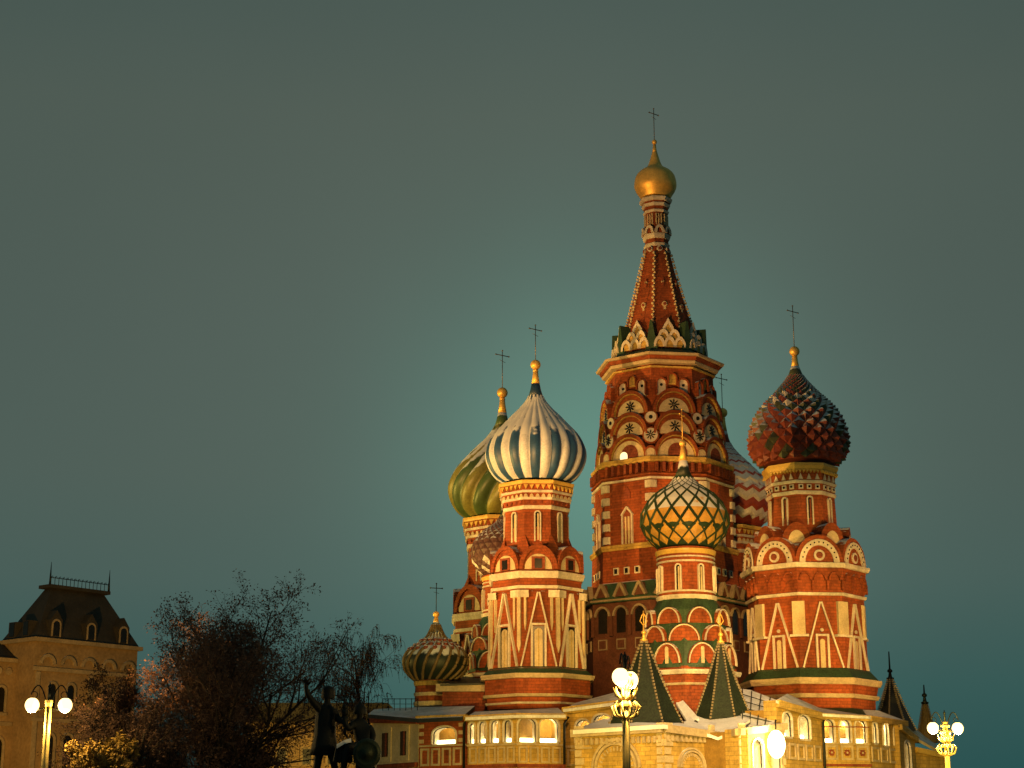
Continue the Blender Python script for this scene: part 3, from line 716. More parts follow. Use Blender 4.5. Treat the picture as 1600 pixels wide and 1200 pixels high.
    T.cornice(846, 855, 118, OCHRE, 98)
    b = MB(); r = T.m(115 * C8, 888)
    for u2 in (-19, 0, 19):
        u = T.m(u2, 888); s_ = T.m(4.6, 888); zc = T.z(888, 115)
        b.box(u - s_, u + s_, -r - .14, -r + .1, zc - s_ * 1.2, zc + s_ * 1.2, WHITE); b.box(u - s_ * .55, u + s_ * .55, -r - .18, -r, zc - s_ * .8, zc + s_ * .8, DARK)
    T.around(b, 'window', fc)
    return T.finish('tall central tower with the tent spire')
central()

# ---- lower body round the central tower: arcaded storey with gablets
def lower_body():
    T = Tower(1037, 900, 149, -9, name='arcade_storey'); fc = T.a0 + PI / 8
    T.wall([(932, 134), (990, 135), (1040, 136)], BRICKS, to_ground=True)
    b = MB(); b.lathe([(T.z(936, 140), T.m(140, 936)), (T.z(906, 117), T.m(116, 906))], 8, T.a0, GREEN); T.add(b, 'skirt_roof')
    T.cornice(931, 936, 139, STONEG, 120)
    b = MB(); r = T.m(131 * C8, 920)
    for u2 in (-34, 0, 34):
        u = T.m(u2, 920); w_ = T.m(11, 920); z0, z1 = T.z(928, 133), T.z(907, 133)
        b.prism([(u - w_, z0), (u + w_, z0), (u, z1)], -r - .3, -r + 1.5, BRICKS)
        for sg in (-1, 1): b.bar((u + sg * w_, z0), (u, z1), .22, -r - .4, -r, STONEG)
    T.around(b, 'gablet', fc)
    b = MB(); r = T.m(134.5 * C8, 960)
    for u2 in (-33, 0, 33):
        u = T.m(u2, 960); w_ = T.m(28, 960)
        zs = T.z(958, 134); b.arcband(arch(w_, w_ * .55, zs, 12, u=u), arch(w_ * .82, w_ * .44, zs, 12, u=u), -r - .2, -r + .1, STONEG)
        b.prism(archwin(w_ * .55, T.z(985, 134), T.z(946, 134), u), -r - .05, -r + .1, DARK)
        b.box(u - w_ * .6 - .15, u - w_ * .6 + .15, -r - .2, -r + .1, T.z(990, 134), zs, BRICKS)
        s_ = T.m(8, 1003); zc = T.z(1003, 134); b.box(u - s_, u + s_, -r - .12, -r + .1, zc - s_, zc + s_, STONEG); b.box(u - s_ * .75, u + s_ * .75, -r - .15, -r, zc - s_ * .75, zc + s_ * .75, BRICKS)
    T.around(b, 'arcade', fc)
    T.finish('shaded arcaded storey below the central tower')
lower_body()

# ---- low dome with the twisted ribs on the far left
def low_dome():
    T = Tower(681, 1000, 143, -20)
    T.cross(912, 919, 955, 8, IRON, 20); T.finial(960, 5, 964, 3, 974, 5)
    P = [(972, 5), (984, 9), (996, 15.5), (1006.5, 28), (1014, 39), (1022, 46), (1033, 50), (1045, 48), (1054, 42), (1060, 36), (1064, 31)]
    pr = T.dprof(P); b = MB(); b.lathe(pr[::-1], 48, 0, DGREEN, True, True)
    for k in range(18):
        pts = []; n = len(pr)
        for j in range(2, n - 1):
            t = j / n; a = 2 * PI * k / 18 - 1.0 * t; z, r = pr[j]
            pts.append(((r + .03) * math.sin(a), -(r + .03) * math.cos(a), z))
        b.tube(pts, [.05 + .09 * min(1, pr[j][1] / 2) for j in range(2, n - 1)], 5, RIB)
    for k in range(18):                                               # small studs on the shoulder
        for j, t in enumerate((.26, .34, .42)):
            q = int(t * len(pr)); a = 2 * PI * (k + .5 * (j % 2)) / 18; z, r = pr[q]; b.ball((r * math.sin(a), -r * math.cos(a), z), .22, RED, 6, 5)
    T.add(b, 'dome')
    T.wall([(1062, 31), (1080, 32), (1110, 32.5)], n=24, to_ground=True)
    T.cornice(1063, 1071, 34, OCHRE, 27, 24); T.cornice(1081, 1087, 33.8, CREAM, 27, 24); T.cornice(1095, 1105, 34, CREAM, 27, 24)
    T.finish('low chapel under the dark ribbed dome')
low_dome()

# ---- walls with arches: galleries, porches
def wallpart(name, p0, p1, ztop, zbot, mats, openings=(), thick=.7, label=None, extra=None, sill=WHITE, deep=2.4, interior=True, back=None, sill_lamps=True):
    """one straight wall from p0 to p1 (world x, y); openings (u centre 0..1, width m, z0, zspring) cut through it"""
    back = back or BACKW
    a, c = Vector((p0[0], p0[1], 0)), Vector((p1[0], p1[1], 0)); L = (c - a).length; d = (c - a) / L
    rz = math.atan2(d.y, d.x); b = MB(); wallm = mats
    def topz(u): return ztop[0] + (ztop[1] - ztop[0]) * u / L
    cur_ = 0; n = 12
    for (uc, w, z0, zs) in sorted(openings):
        u = uc * L; x0, x1 = u - w / 2, u + w / 2; h = w / 2; rs = min(h, .5)
        def q(xa, xb, za, zb_): b.face([(xa, 0, za), (xb, 0, za), (xb, 0, zb_ if not callable(zb_) else zb_(xb)), (xa, 0, zb_ if not callable(zb_) else zb_(xa))], wallm)
        q(cur_, x0, zbot, topz); q(x0, x1, zbot, z0)
        pts = [(u - h * math.cos(PI * k / n), zs + rs * math.sin(PI * k / n)) for k in range(n + 1)]
        for k in range(n):
            e, g = pts[k], pts[k + 1]
            b.face([(e[0], 0, e[1]), (g[0], 0, g[1]), (g[0], 0, topz(g[0])), (e[0], 0, topz(e[0]))], wallm)
            b.face([(e[0], 0, e[1]), (e[0], thick, e[1]), (g[0], thick, g[1]), (g[0], 0, g[1])], sill)
        for xx in (x0, x1): b.face([(xx, 0, z0), (xx, thick, z0), (xx, thick, zs), (xx, 0, zs)], sill)
        b.face([(x0, -.06, z0), (x1, -.06, z0), (x1, thick, z0), (x0, thick, z0)], sill); b.face([(x0, -.06, z0 - .15), (x1, -.06, z0 - .15), (x1, -.06, z0), (x0, -.06, z0)], sill)
        # proud hood round the arch
        oo = [(u - (h + .13) * math.cos(PI * k / n), zs + (rs + .13) * math.sin(PI * k / n)) for k in range(n + 1)]
        b.arcband(oo, pts, -.10, .02, sill)
        b.box(x0 - .13, x0 - .02, -.10, .02, z0, zs, sill); b.box(x1 + .02, x1 + .13, -.10, .02, z0, zs, sill)
        b.arcband(pts, [(u - (h - .05) * math.cos(PI * k / n), zs + (rs - .05) * math.sin(PI * k / n)) for k in range(n + 1)], .06, .14, IRON)
        for xx in (x0, x1 - .05): b.box(xx, xx + .05, .06, .14, z0, zs, IRON)
        cur_ = x1
    b.face([(cur_, 0, zbot), (L, 0, zbot), (L, 0, topz(L)), (cur_, 0, topz(cur_))], wallm)
    for xx in (0, L): b.face([(xx, 0, zbot), (xx, thick, zbot), (xx, thick, topz(xx)), (xx, 0, topz(xx))], wallm)
    b.face([(0, 0, topz(0)), (L, 0, topz(L)), (L, thick, topz(L)), (0, thick, topz(0))], wallm)
    if interior and openings:
        z0 = min(o[2] for o in openings) - .25; zt = min(topz(0), topz(L)) - .15
        b.face([(0, deep, z0), (L, deep, z0), (L, deep, zt), (0, deep, zt)], back)
        b.face([(0, thick, z0), (L, thick, z0), (L, deep, z0), (0, deep, z0)], sill)
        b.face([(0, thick, zt), (L, thick, zt), (L, deep, zt), (0, deep, zt)], sill)
        for xx in (.01, L - .01): b.face([(xx, thick, z0), (xx, deep, z0), (xx, deep, zt), (xx, thick, zt)], back)
    o = b.build(name, CATH, (a.x - CL.x, a.y - CL.y, 0), rz)
    if label: o['label'] = label
    for (uc, w, z0, zs) in openings:
        if not sill_lamps: break
        e = MB(); u = uc * L; x0, x1 = u - w * .44, u + w * .44
        e.prism([(x0, z0 + .03), (x1, z0 + .03), (x1, z0 + .20), (x1 - .08, z0 + .30), (x0 + .08, z0 + .30), (x0, z0 + .20)], thick * .45, thick * .45 + .25, LANT); e.build('sill_lamp', o)
    for k, (fn, nm) in enumerate(extra or ()):
        e = MB(); fn(e, L, topz); e.build(nm, o)
    return o, L, a, d
def pt(x, Y): p = W(x, 1130, Y); return (p.x, p.y)
def hz(y, Y): return W(800, y, Y).z
def panels(b, u0, u1, z0, z1, n, m, proud=.09, rose=False):
    w = (u1 - u0) / n
    for k in range(n):
        a, c = u0 + k * w + w * .10, u0 + (k + 1) * w - w * .10; t = min(.16, w * .14)
        for (x0, x1, za, zb_) in ((a, c, z0, z0 + t), (a, c, z1 - t, z1), (a, a + t, z0 + t, z1 - t), (c - t, c, z0 + t, z1 - t)): b.box(x0, x1, -proud, .02, za, zb_, m)
        if rose:
            uc, zc, r = (a + c) / 2, (z0 + z1) / 2, min(c - a, z1 - z0) * .26
            for q in range(6): disc(b, uc + r * .62 * math.cos(q * PI / 3), zc + r * .62 * math.sin(q * PI / 3), r * .34, -.08, .02, BRICKD, 8)
            disc(b, uc, zc, r * .3, -.1, .02, m, 8)
def band(z0, z1, m, proud=.14, frac=(0, 1)):
    def fn(b, L, topz): b.box(L * frac[0], L * frac[1], -proud, .03, z0, z1, m)
    return fn
def eave(h, m, proud=.35, drop=0):
    def fn(b, L, topz):
        b.prism([(-.1, topz(0) - h - drop), (L + .1, topz(L) - h - drop), (L + .1, topz(L) - drop + .02), (-.1, topz(0) - drop + .02)], -proud, .05, m)
    return fn
def downpipe(frac, m=IRON):
    def fn(b, L, topz):
        u = L * frac; zt = topz(u) - .2
        b.tube([(u + .3, -.35, zt), (u, -.2, zt - .5), (u, -.2, 0)], .10, 8, m)
    return fn
def snowroof(pts, th=.25, m=SNOWR, name='snowy_roof', parent=None, edge=DARKR):
    b = MB(); P = [Vector(p) - CL for p in pts]; lo = [p - Vector((0, 0, th)) for p in P]
    b.face(P, m); b.face(lo[::-1], edge)
    for k in range(len(P)): b.face([lo[k], lo[(k + 1) % len(P)], P[(k + 1) % len(P)], P[k]], m if th < .3 else edge)
    return b.build(name, parent or CATH)

# bay beside the ribbed dome
zt = hz(1122, 133)
p0, p1 = pt(655, 134), pt(729, 131)
wallpart('gallery_wall', p0, p1, (hz(1119, 134), hz(1117, 131)), 0, BRICK, [(.54, 2.3, hz(1162, 132), hz(1146, 132))],
         extra=[(eave(.35, OCHRE), 'eave'), (lambda b, L, t: panels(b, .1, L - .3, hz(1196, 132), hz(1168, 132), 4, STONE), 'wall_panel'), (band(hz(1166, 132), hz(1163, 132), STONE), 'string_course'),
                (lambda b, L, t: [b.box(x, x + w, -.05, .02, hz(y1, 132), hz(y0, 132), STONE) for x, w in ((0, .5), (L - .75, .6)) for y0, y1 in ((1130, 1136), (1142, 1148), (1154, 1160))] and None, 'stone_band'),
                (downpipe(.985), 'downpipe')], label='gallery bay with one wide lit arch')
# bay with three narrow and two wide arches
pa, pb, pc = pt(731, 130.6), pt(806, 128.2), pt(881, 129.6)
lo, hs = hz(1160, 129), hz(1133, 129)
wallpart('gallery_wall', pa, pb, (hz(1119, 130.6), hz(1115, 128.2)), 0, OCHRE, [(.09, .42, lo, hs), (.31, .62, lo, hs), (.57, .70, lo, hs), (.84, .66, lo, hs)],
         extra=[(eave(.4, OCHRE), 'eave'), (lambda b, L, t: panels(b, .1, L, hz(1192, 129), hz(1167, 129), 5, STONE), 'wall_panel'), (band(hz(1165, 129), hz(1162, 129), STONE), 'string_course'), (band(hz(1200, 129), hz(1194, 129), BRICKD, .3), 'plinth_band')])
wallpart('gallery_wall', pb, pc, (hz(1115, 128.2), hz(1116, 129.6)), 0, OCHRE, [(.23, 1.42, lo, hs), (.69, 1.5, lo, hs)],
         extra=[(eave(.4, OCHRE), 'eave'), (lambda b, L, t: panels(b, .1, L - .2, hz(1192, 129), hz(1167, 129), 4, STONE), 'wall_panel'), (band(hz(1165, 129), hz(1162, 129), STONE), 'string_course'), (band(hz(1200, 129), hz(1194, 129), BRICKD, .3), 'plinth_band'), (downpipe(.985), 'downpipe')])
# receding bay behind the lamp
pd = pt(1000, 128)
wallpart('gallery_wall', pt(883, 131), pd, (hz(1106, 131), hz(1090, 128)), 0, OCHRE, [(.24, 1.15, hz(1160, 130), hz(1135, 130)), (.50, 1.5, hz(1160, 130), hz(1128, 130)), (.8, 1.2, hz(1160, 130), hz(1130, 130))],
         extra=[(eave(.5, OCHRE), 'eave'), (lambda b, L, t: panels(b, .1, L * .5, hz(1196, 130), hz(1170, 130), 3, STONE), 'wall_panel'), (band(hz(1168, 130), hz(1164, 130), STONE), 'string_course')])
# left side wing with dark windows
def wing_w(b, L, t):
    for u, w in ((.70, .9), (.30, 1.0)):
        uc = u * L; z0, z1 = hz(1180, 136), hz(1142, 136)
        b.box(uc - w * .95, uc + w * .95, -.08, .02, z0 - .4, z1 + .4, CREAM); b.box(uc - w * .5, uc + w * .5, -.12, -.02, z0, z1, DARK); b.box(uc + w * .08, uc + w * .3, -.15, -.02, z0, z1, BRICKD)
wallpart('side_wing', pt(583, 141), pt(654, 134.6), (hz(1120, 141), hz(1121, 134.6)), 0, CREAM, extra=[(wing_w, 'window'), (eave(.5, BRICKD, .3), 'eave'), (band(hz(1200, 136), hz(1192, 136), BRICKD, .3), 'plinth_band')], label='pale side wing with dark windows')
# snow on the gallery roofs
snowroof([W(575, 1116, 139), W(655, 1123, 133.2), W(722, 1120, 130.3), W(742, 1103, 136), W(648, 1105, 141), W(585, 1108, 146)], .3)
snowroof([W(727, 1121, 129.9), W(806, 1117, 127.6), W(884, 1117, 129), W(872, 1106, 134), W(775, 1108, 134), W(742, 1112, 134)], .22)
snowroof([W(880, 1108, 130.4), W(1003, 1092, 127.4), W(1003, 1078, 131), W(960, 1082, 134), W(900, 1098, 134)], .22)
# mid roof with cornice beside the ribbed dome
b = MB(); P0, P1 = W(692, 1069, 140), W(757, 1066, 138)
for (ya, yb, yo, m) in ((1069, 1081, .5, STONE), (1081, 1112, 0, BRICKD)):
    za, zb_ = hz(ya, 139), hz(yb, 139); b.box(P0.x - CL.x - yo, P1.x - CL.x + 2, 139 - CL.y - yo, 150 - CL.y, zb_, za, m)
o = b.build('side_chapel', CATH)
snowroof([W(688, 1069, 138.4), W(757, 1067, 138.4), W(757, 1056, 147), W(700, 1058, 147)], .15, DARKR, 'chapel_roof')
b = MB()
for k in range(7): b.tube([W(598 + k * 9, 1110, 141 - k * .6) - CL, W(598 + k * 9, 1091, 141 - k * .6) - CL], .03, 5, IRON)
b.tube([W(598, 1092, 141) - CL, W(652, 1092, 137.4) - CL], .03, 5, IRON); b.tube([W(598, 1100, 141) - CL, W(652, 1100, 137.4) - CL], .02, 5, IRON)
b.build('railing', CATH)

# front porch with two tents
q0, q1, q2 = pt(899, 122.5), pt(1037, 118), pt(1115, 121)
def porch_face(b, L, t, ucs):
    for uc, w in ucs:
        u = uc * L; zs = hz(1200, 120)
        for s_, pr_ in ((1.0, .16), (.86, .22)):
            b.arcband(arch(w * s_, w * .5 * s_, zs, 18, u=u), arch(w * (s_ - .09), w * .5 * (s_ - .09), zs, 18, u=u), -pr_, .02, STONE)
        b.prism(arch(w * .76, w * .38, zs, 18, u=u), -.06, .02, OCHRE)
        for k in range(14):
            tt = PI * (k + .5) / 14; r = w * .335; b.bar((u + r * .86 * math.cos(tt), zs + r * .86 * math.sin(tt)), (u + r * 1.08 * math.cos(tt), zs + r * 1.08 * math.sin(tt)), .10, -.12, .02, STONE)
        for sg in (-1, 1):
            b.arcband(arch(w * .34, w * .17, zs - .7, 12, u=u + sg * w * .19), arch(w * .26, w * .13, zs - .7, 12, u=u + sg * w * .19), -.14, .02, STONE); b.prism(arch(w * .25, w * .125, zs - .7, 10, u=u + sg * w * .19), -.1, .02, LIT)
def dent(b, L, topz):
    n = int(L / .42)
    for k in range(n): b.box(L * (k + .2) / n, L * (k + .7) / n, -.22, .02, topz(0) - 1.05, topz(0) - .62, STONE)
def quoins(b, L, t, side=0):
    for u in (0, L - .55)[side:side + 1]:
        for k in range(7): b.box(u, u + (.55 if k % 2 else .75) * (1 if u == 0 else .75), -.10, .02, hz(1200, 120) - .8 + k * .55, hz(1200, 120) - .35 + k * .55, CREAM)
wallpart('porch', q0, q1, (hz(1141, 122.5), hz(1133, 118)), 0, OCHRE, extra=[(lambda b, L, t: porch_face(b, L, t, ((.47, 4.1),)), 'portal_arch'), (dent, 'bracket_row'), (eave(.5, STONE, .5), 'eave'), (quoins, 'quoin'), (lambda b, L, t: quoins(b, L, t, 1), 'quoin'), (band(hz(1168, 120), hz(1165, 120), STONE, .12, (0, .2)), 'string_course')], label='front porch wall with a large portal arch')
wallpart('porch', q1, q2, (hz(1133, 118), hz(1144, 121)), 0, OCHRE, extra=[(lambda b, L, t: porch_face(b, L, t, ((.52, 2.7),)), 'portal_arch'), (dent, 'bracket_row'), (eave(.5, STONE, .5), 'eave'), (quoins, 'quoin'), (lambda b, L, t: quoins(b, L, t, 1), 'quoin'), (downpipe(.99), 'downpipe')])
snowroof([W(895, 1141, 121.9), W(1037, 1132, 117.3), W(1118, 1143, 120.6), W(1075, 1128, 125), W(1000, 1116, 126), W(940, 1124, 126)], .28, SNOW)
def tent(x, Y, ya, yb, Rb, label, a0, gold=GOLD, m=GREEN, yf=978, nb=8, crock=None):
    T = Tower(x, ya, Y, a0, name='tent_roof'); m = TENTG if m is GREEN else m
    h = [(T.z(yb, Rb), T.m(Rb, yb)), (T.z(ya + (yb - ya) * .5), T.m(Rb * .47, yb)), (T.z(ya), T.m(3, ya))]
    crock = crock or STONEG; T.body.lathe(h, nb, T.a0, m)
    b = MB(); n = 26
    for k in range(n):
        f = k / n; r = T.m(Rb, yb) * (1 - f) ** 1.0 + T.m(3, ya) * f; r *= (1 - .06 * math.sin(PI * f)); z = h[0][0] + (h[2][0] - h[0][0]) * f
        b.box(-.055, .055, -r - .08, -r + .1, z, z + (h[2][0] - h[0][0]) / n * .66, crock)
    T.around(b, 'rib', T.a0, nb)
    b = MB(); b.lathe([(T.z(ya + 1), T.m(5, ya)), (T.z(ya - 3), T.m(3, ya)), (T.z(ya - 9), T.m(2, ya)), (T.z(ya - 10), T.m(4, ya)), (T.z(ya - 13), T.m(4, ya)), (T.z(ya - 15), T.m(1.5, ya)), (T.z(yf), .05)], 12, 0, gold, True, True)
    T.add(b, 'finial')
    b = MB(); b.ringband(T.z(ya + 3), T.z(ya - 1), .05, T.m(6, ya), 12, 0, gold); T.add(b, 'collar')
    if gold is GOLD:
        b = MB(); zz = T.z(yf)
        for k in range(2): 
            b.tube([(0, 0, zz), (.25 * (1 - 2 * k), 0, zz + .35), (.12 * (1 - 2 * k), 0, zz + .75), (0, 0, zz + .9)], .04, 6, gold)
        b.tube([(0, 0, zz), (0, 0, zz + 1.1)], .04, 6, gold); T.add(b, 'weathervane')
    return T.finish(label)
tent(1006, 123.5, 1000, 1134, 64, 'green tent roof with pale ribs beside the tall lamp', -20)
tent(1126, 126, 1003, 1122, 48, 'green tent roof with pale ribs over the second porch', -23)
snowroof([W(1067, 1134, 120.5), W(1122, 1152, 119.6), W(1152, 1139, 118.6), W(1172, 1124, 122.5), W(1150, 1116, 125), W(1103, 1110, 127), W(1078, 1120, 125)], .2, SNOW)
snowroof([W(1078, 1134, 124), W(1092, 1122, 124), W(1050, 1075, 130), W(1044, 1078, 130)], .2, SNOW)
snowroof([W(1160, 1130, 122.5), W(1206, 1139, 122), W(1220, 1096, 127), W(1172, 1078, 130), W(1150, 1075, 130)], .2)
b = MB()
for k in range(5):
    f = k / 4
    a, c = W(1160 + 46 * f, 1129 + 9 * f, 122.4), W(1160 + 58 * f, 1076 + 19 * f, 129.4 - 2.4 * f); b.tube([a - CL + Vector((0, 0, .02)), c - CL + Vector((0, 0, .02))], .045, 5, DARKR)
for f in (.2, .42, .62, .82):
    a = W(1160, 1129, 122.4).lerp(W(1160, 1076, 129.4), f); c = W(1206, 1138, 122.4).lerp(W(1218, 1095, 127), f); b.tube([a - CL + Vector((0, 0, .02)), c - CL + Vector((0, 0, .02))], .04, 5, DARKR)
b.build('roof_seam', CATH)
# second porch and right hand gallery
s0, s1, s2 = pt(1118, 122), pt(1153, 118.5), pt(1224, 122.8)
wallpart('porch', s0, s1, (hz(1150, 122), hz(1139, 118.5)), 0, OCHRE, extra=[(eave(.45, STONE, .3), 'eave')])
wallpart('porch', s1, s2, (hz(1139, 118.5), hz(1130, 122.8)), 0, OCHRE, [(.40, 1.25, hz(1215, 121), hz(1168, 121)), (.82, 1.1, hz(1215, 121), hz(1172, 121))], thick=1.1, deep=3, extra=[(eave(.45, STONE, .3), 'eave'), (quoins, 'quoin'), (lambda b, L, t: quoins(b, L, t, 1), 'quoin')], label='second porch wall with a tall lit arch')
r0, r1, r2, r3 = pt(1214, 123.4), pt(1283, 130), pt(1357, 131.2), pt(1412, 137)
wallpart('gallery_wall', r0, r1, (hz(1094, 123.4), hz(1115, 130)), 0, OCHRE, [(.22, 1.5, hz(1152, 126), hz(1126, 126)), (.60, 2.0, hz(1154, 127), hz(1128, 127))], thick=1.0, deep=3,
         extra=[(eave(.5, OCHRE), 'eave'), (lambda b, L, t: panels(b, .2, L - .2, hz(1188, 127), hz(1163, 127), 5, STONE), 'wall_panel'), (downpipe(.985), 'downpipe')])
lo, hs = hz(1161, 131), hz(1134, 131)
wallpart('gallery_wall', r1, r2, (hz(1115, 130), hz(1119, 131.2)), 0, OCHRE, [(.15, .85, lo, hs), (.49, .88, lo, hs), (.82, .85, lo, hs)],
         extra=[(eave(.4, OCHRE), 'eave'), (lambda b, L, t: panels(b, .1, L, hz(1188, 131), hz(1165, 131), 3, STONE, rose=True), 'wall_panel'), (band(hz(1164, 131), hz(1162, 131), STONE), 'string_course'), (band(hz(1198, 131), hz(1194, 131), BRICKD, .2), 'plinth_band'), (band(hz(1137, 131), hz(1135.5, 131), BRICKD, .12), 'tie_band')])
wallpart('gallery_wall', r2, r3, (hz(1119, 131.2), hz(1127, 137)), 0, OCHRE, [(.16, .8, hz(1162, 133), hz(1138, 133)), (.45, .95, hz(1164, 133), hz(1138, 133)), (.74, .8, hz(1164, 134), hz(1142, 134))],
         extra=[(eave(.4, OCHRE), 'eave'), (lambda b, L, t: panels(b, .1, L, hz(1192, 134), hz(1169, 134), 4, STONE), 'wall_panel')])
snowroof([W(1212, 1094, 122.8), W(1284, 1115, 129.4), W(1358, 1119, 130.6), W(1414, 1126, 136.6), W(1372, 1110, 138), W(1280, 1106, 136), W(1230, 1084, 131)], .2, SNOWR)
# stair arch and end block to the right, with two more tents
e0, e1 = pt(1404, 135), pt(1428, 141)
wallpart('stair_porch', e0, e1, (hz(1132, 135), hz(1152, 141)), 0, OCHRE, [(.45, 2.4, hz(1215, 137), hz(1168, 137))], thick=.6, deep=3, extra=[(eave(.4, OCHRE, .3), 'eave')], label='end porch with a tall stair arch')
wallpart('stair_porch', pt(1428, 141), pt(1474, 143), (hz(1168, 141), hz(1178, 143)), 0, OCHRE, extra=[(eave(.4, GOLDP, .3), 'eave')])
tent(1391, 146, 1060, 1140, 36, 'dark tent roof at the right hand end', -10, IRON, DARKR, 1018, 8, STONE)
tent(1445, 150, 1098, 1160, 18, 'small brown cone roof at the right hand end', -10, IRON, RIB, 1070, 12, RIB)
snowroof([W(1404, 1132, 134.6), W(1430, 1152, 141), W(1474, 1176, 143), W(1460, 1160, 150), W(1420, 1130, 150)], .25, STONE)
# lantern on the porch corner
b = MB(); p = W(1213, 1163, 120.6) - CL
b.ball(p, .62, LANT, 20, 14, 1.55); o = b.build('lantern', CATH)
b = MB(); b.tube([p + Vector((.3, 1.6, 1.7)), p + Vector((.1, .6, 1.7)), p + Vector((0, 0, .9))], .05, 6, IRON); b.lathe([(0, .3), (.25, .06)], 10, 0, IRON); b.build('bracket', o)
lamp_light(W(1213, 1163, 119.5), 2200)
# lamps inside the galleries
for x, y, Y, w in ((690, 1133, 133.6, 420), (752, 1133, 131.2, 260), (790, 1133, 130.2, 300), (826, 1131, 130, 420), (860, 1131, 130.6, 420), (912, 1130, 132, 250), (945, 1128, 131.5, 250),
                   (1228, 1122, 127, 500), (1253, 1124, 129.4, 600), (1293, 1131, 132, 320), (1318, 1131, 132.2, 320), (1343, 1131, 132.6, 320), (1372, 1135, 134.2, 300), (1392, 1138, 136.5, 260), (1184, 1163, 122.6, 500), (1211, 1166, 123.8, 300), (1413, 1170, 139.5, 500)):
    lamp_light(W(x, y, Y), w * .5, (1, .76, .34), .12)

# ------------------------------------------------------------------ street lamps
def street_lamp(x, y, Y, rz, label, ornate=True):
    """y is the height of the globes"""
    g = W(x, y, Y); H = g.z; root = empty('street_lamp', (g.x, g.y, 0), rz)
    tag(root, label, 'street lamp', 'ornate twin globe street lamps')
    b = MB(); b.lathe([(0, .55), (.3, .55), (.5, .38), (1.4, .34), (1.6, .24)], 12, 0, IRON, True); b.build('base', root)
    b = MB()
    for k in range(6): a = k * PI / 3; b.tube([(.11 * math.cos(a), .11 * math.sin(a), 1.5), (.085 * math.cos(a), .085 * math.sin(a), H + .05)], .075, 8, GOLDPO)
    b.build('pole', root)
    b = MB()
    for z, r in () if not ornate else ((H - 1.75, .20), (H - 1.2, .34), (H - .95, .2), (H + .05, .3), (H + .25, .16)): b.ringband(z, z + .14, .05, r, 14, 0, GOLDPO)
    if not ornate: b.ringband(H - .1, H + .25, .05, .2, 12, 0, GOLDPO)
    for k in range(10 if ornate else 0):
        a = k * PI / 5; ca, sa = math.cos(a), math.sin(a)
        b.tube([(.15 * ca, .15 * sa, H - 1.7), (.50 * ca, .50 * sa, H - 1.55), (.62 * ca, .62 * sa, H - 1.2), (.45 * ca, .45 * sa, H - 1.0), (.40 * ca, .40 * sa, H - 1.2)], [.05, .06, .055, .05, .03], 6, GOLDPO)
        b.tube([(.15 * ca, .15 * sa, H - .9), (.42 * ca, .42 * sa, H - .7), (.52 * ca, .52 * sa, H - .38)], [.07, .06, .015], 5, GOLDPO)
        b.tube([(.12 * ca, .12 * sa, H - .5), (.30 * ca, .30 * sa, H - .3), (.34 * ca, .34 * sa, H - .05)], [.06, .05, .015], 5, GOLDPO)
    b.build('collar', root)
    b = MB(); b.tube([(0, 0, H), (0, 0, H + .9), (0, 0, H + 1.15)], [.09, .06, .02], 8, IRON); b.ball((0, 0, H + .95), .09, IRON, 8, 6); b.build('finial', root)
    for sg in (-1, 1):
        b = MB(); pts = []
        for k in range(15):
            t = k / 14; a = PI * (1 - t)
            pts.append((sg * (.12 + t * .78), 0, H + .05 + .95 * math.sin(PI * t * .86) ** .8))
        b.tube(pts, .035, 6, IRON)
        sp = [(sg * (.9 + .16 * math.cos(a * .9) - .16), 0, H + .52 + .16 * math.sin(a * .9)) for a in [q * .5 for q in range(11)]]
        b.tube(sp, .022, 5, IRON)
        b.tube([(sg * .08, 0, H - .12), (sg * .5, 0, H - .22), (sg * .8, 0, H - .02)], .04, 6, IRON)
        b.build('arm', root)
        b = MB(); b.ball((sg * .82, 0, H), .36, GLOBE, 24, 16, 1.05); gl = b.build('globe', root)
        b = MB(); b.lathe([(H + .28, .14), (H + .36, .12), (H + .42, .03)], 12, 0, IRON); c = b.build('globe_cap', gl, (sg * .82, 0, 0))
        lamp_light(root.matrix_basis @ Vector((sg * .82, -.1, H - .5)), 850, (1, .64, .20), .1)
    return root
GOLDPO = mat('gilded_iron', (.50, .38, .14), .4, .2, var=.3, scale=3)
street_lamp(76, 1102, 88, math.radians(6), 'twin globe lamp in front of the ochre building at far left', False)
street_lamp(977, 1060, 74, math.radians(72), 'tall lamp in front of the porch, its two globes almost overlapping')
street_lamp(1477, 1138, 110, math.radians(8), 'twin globe lamp beside the small brown cone roof at right')

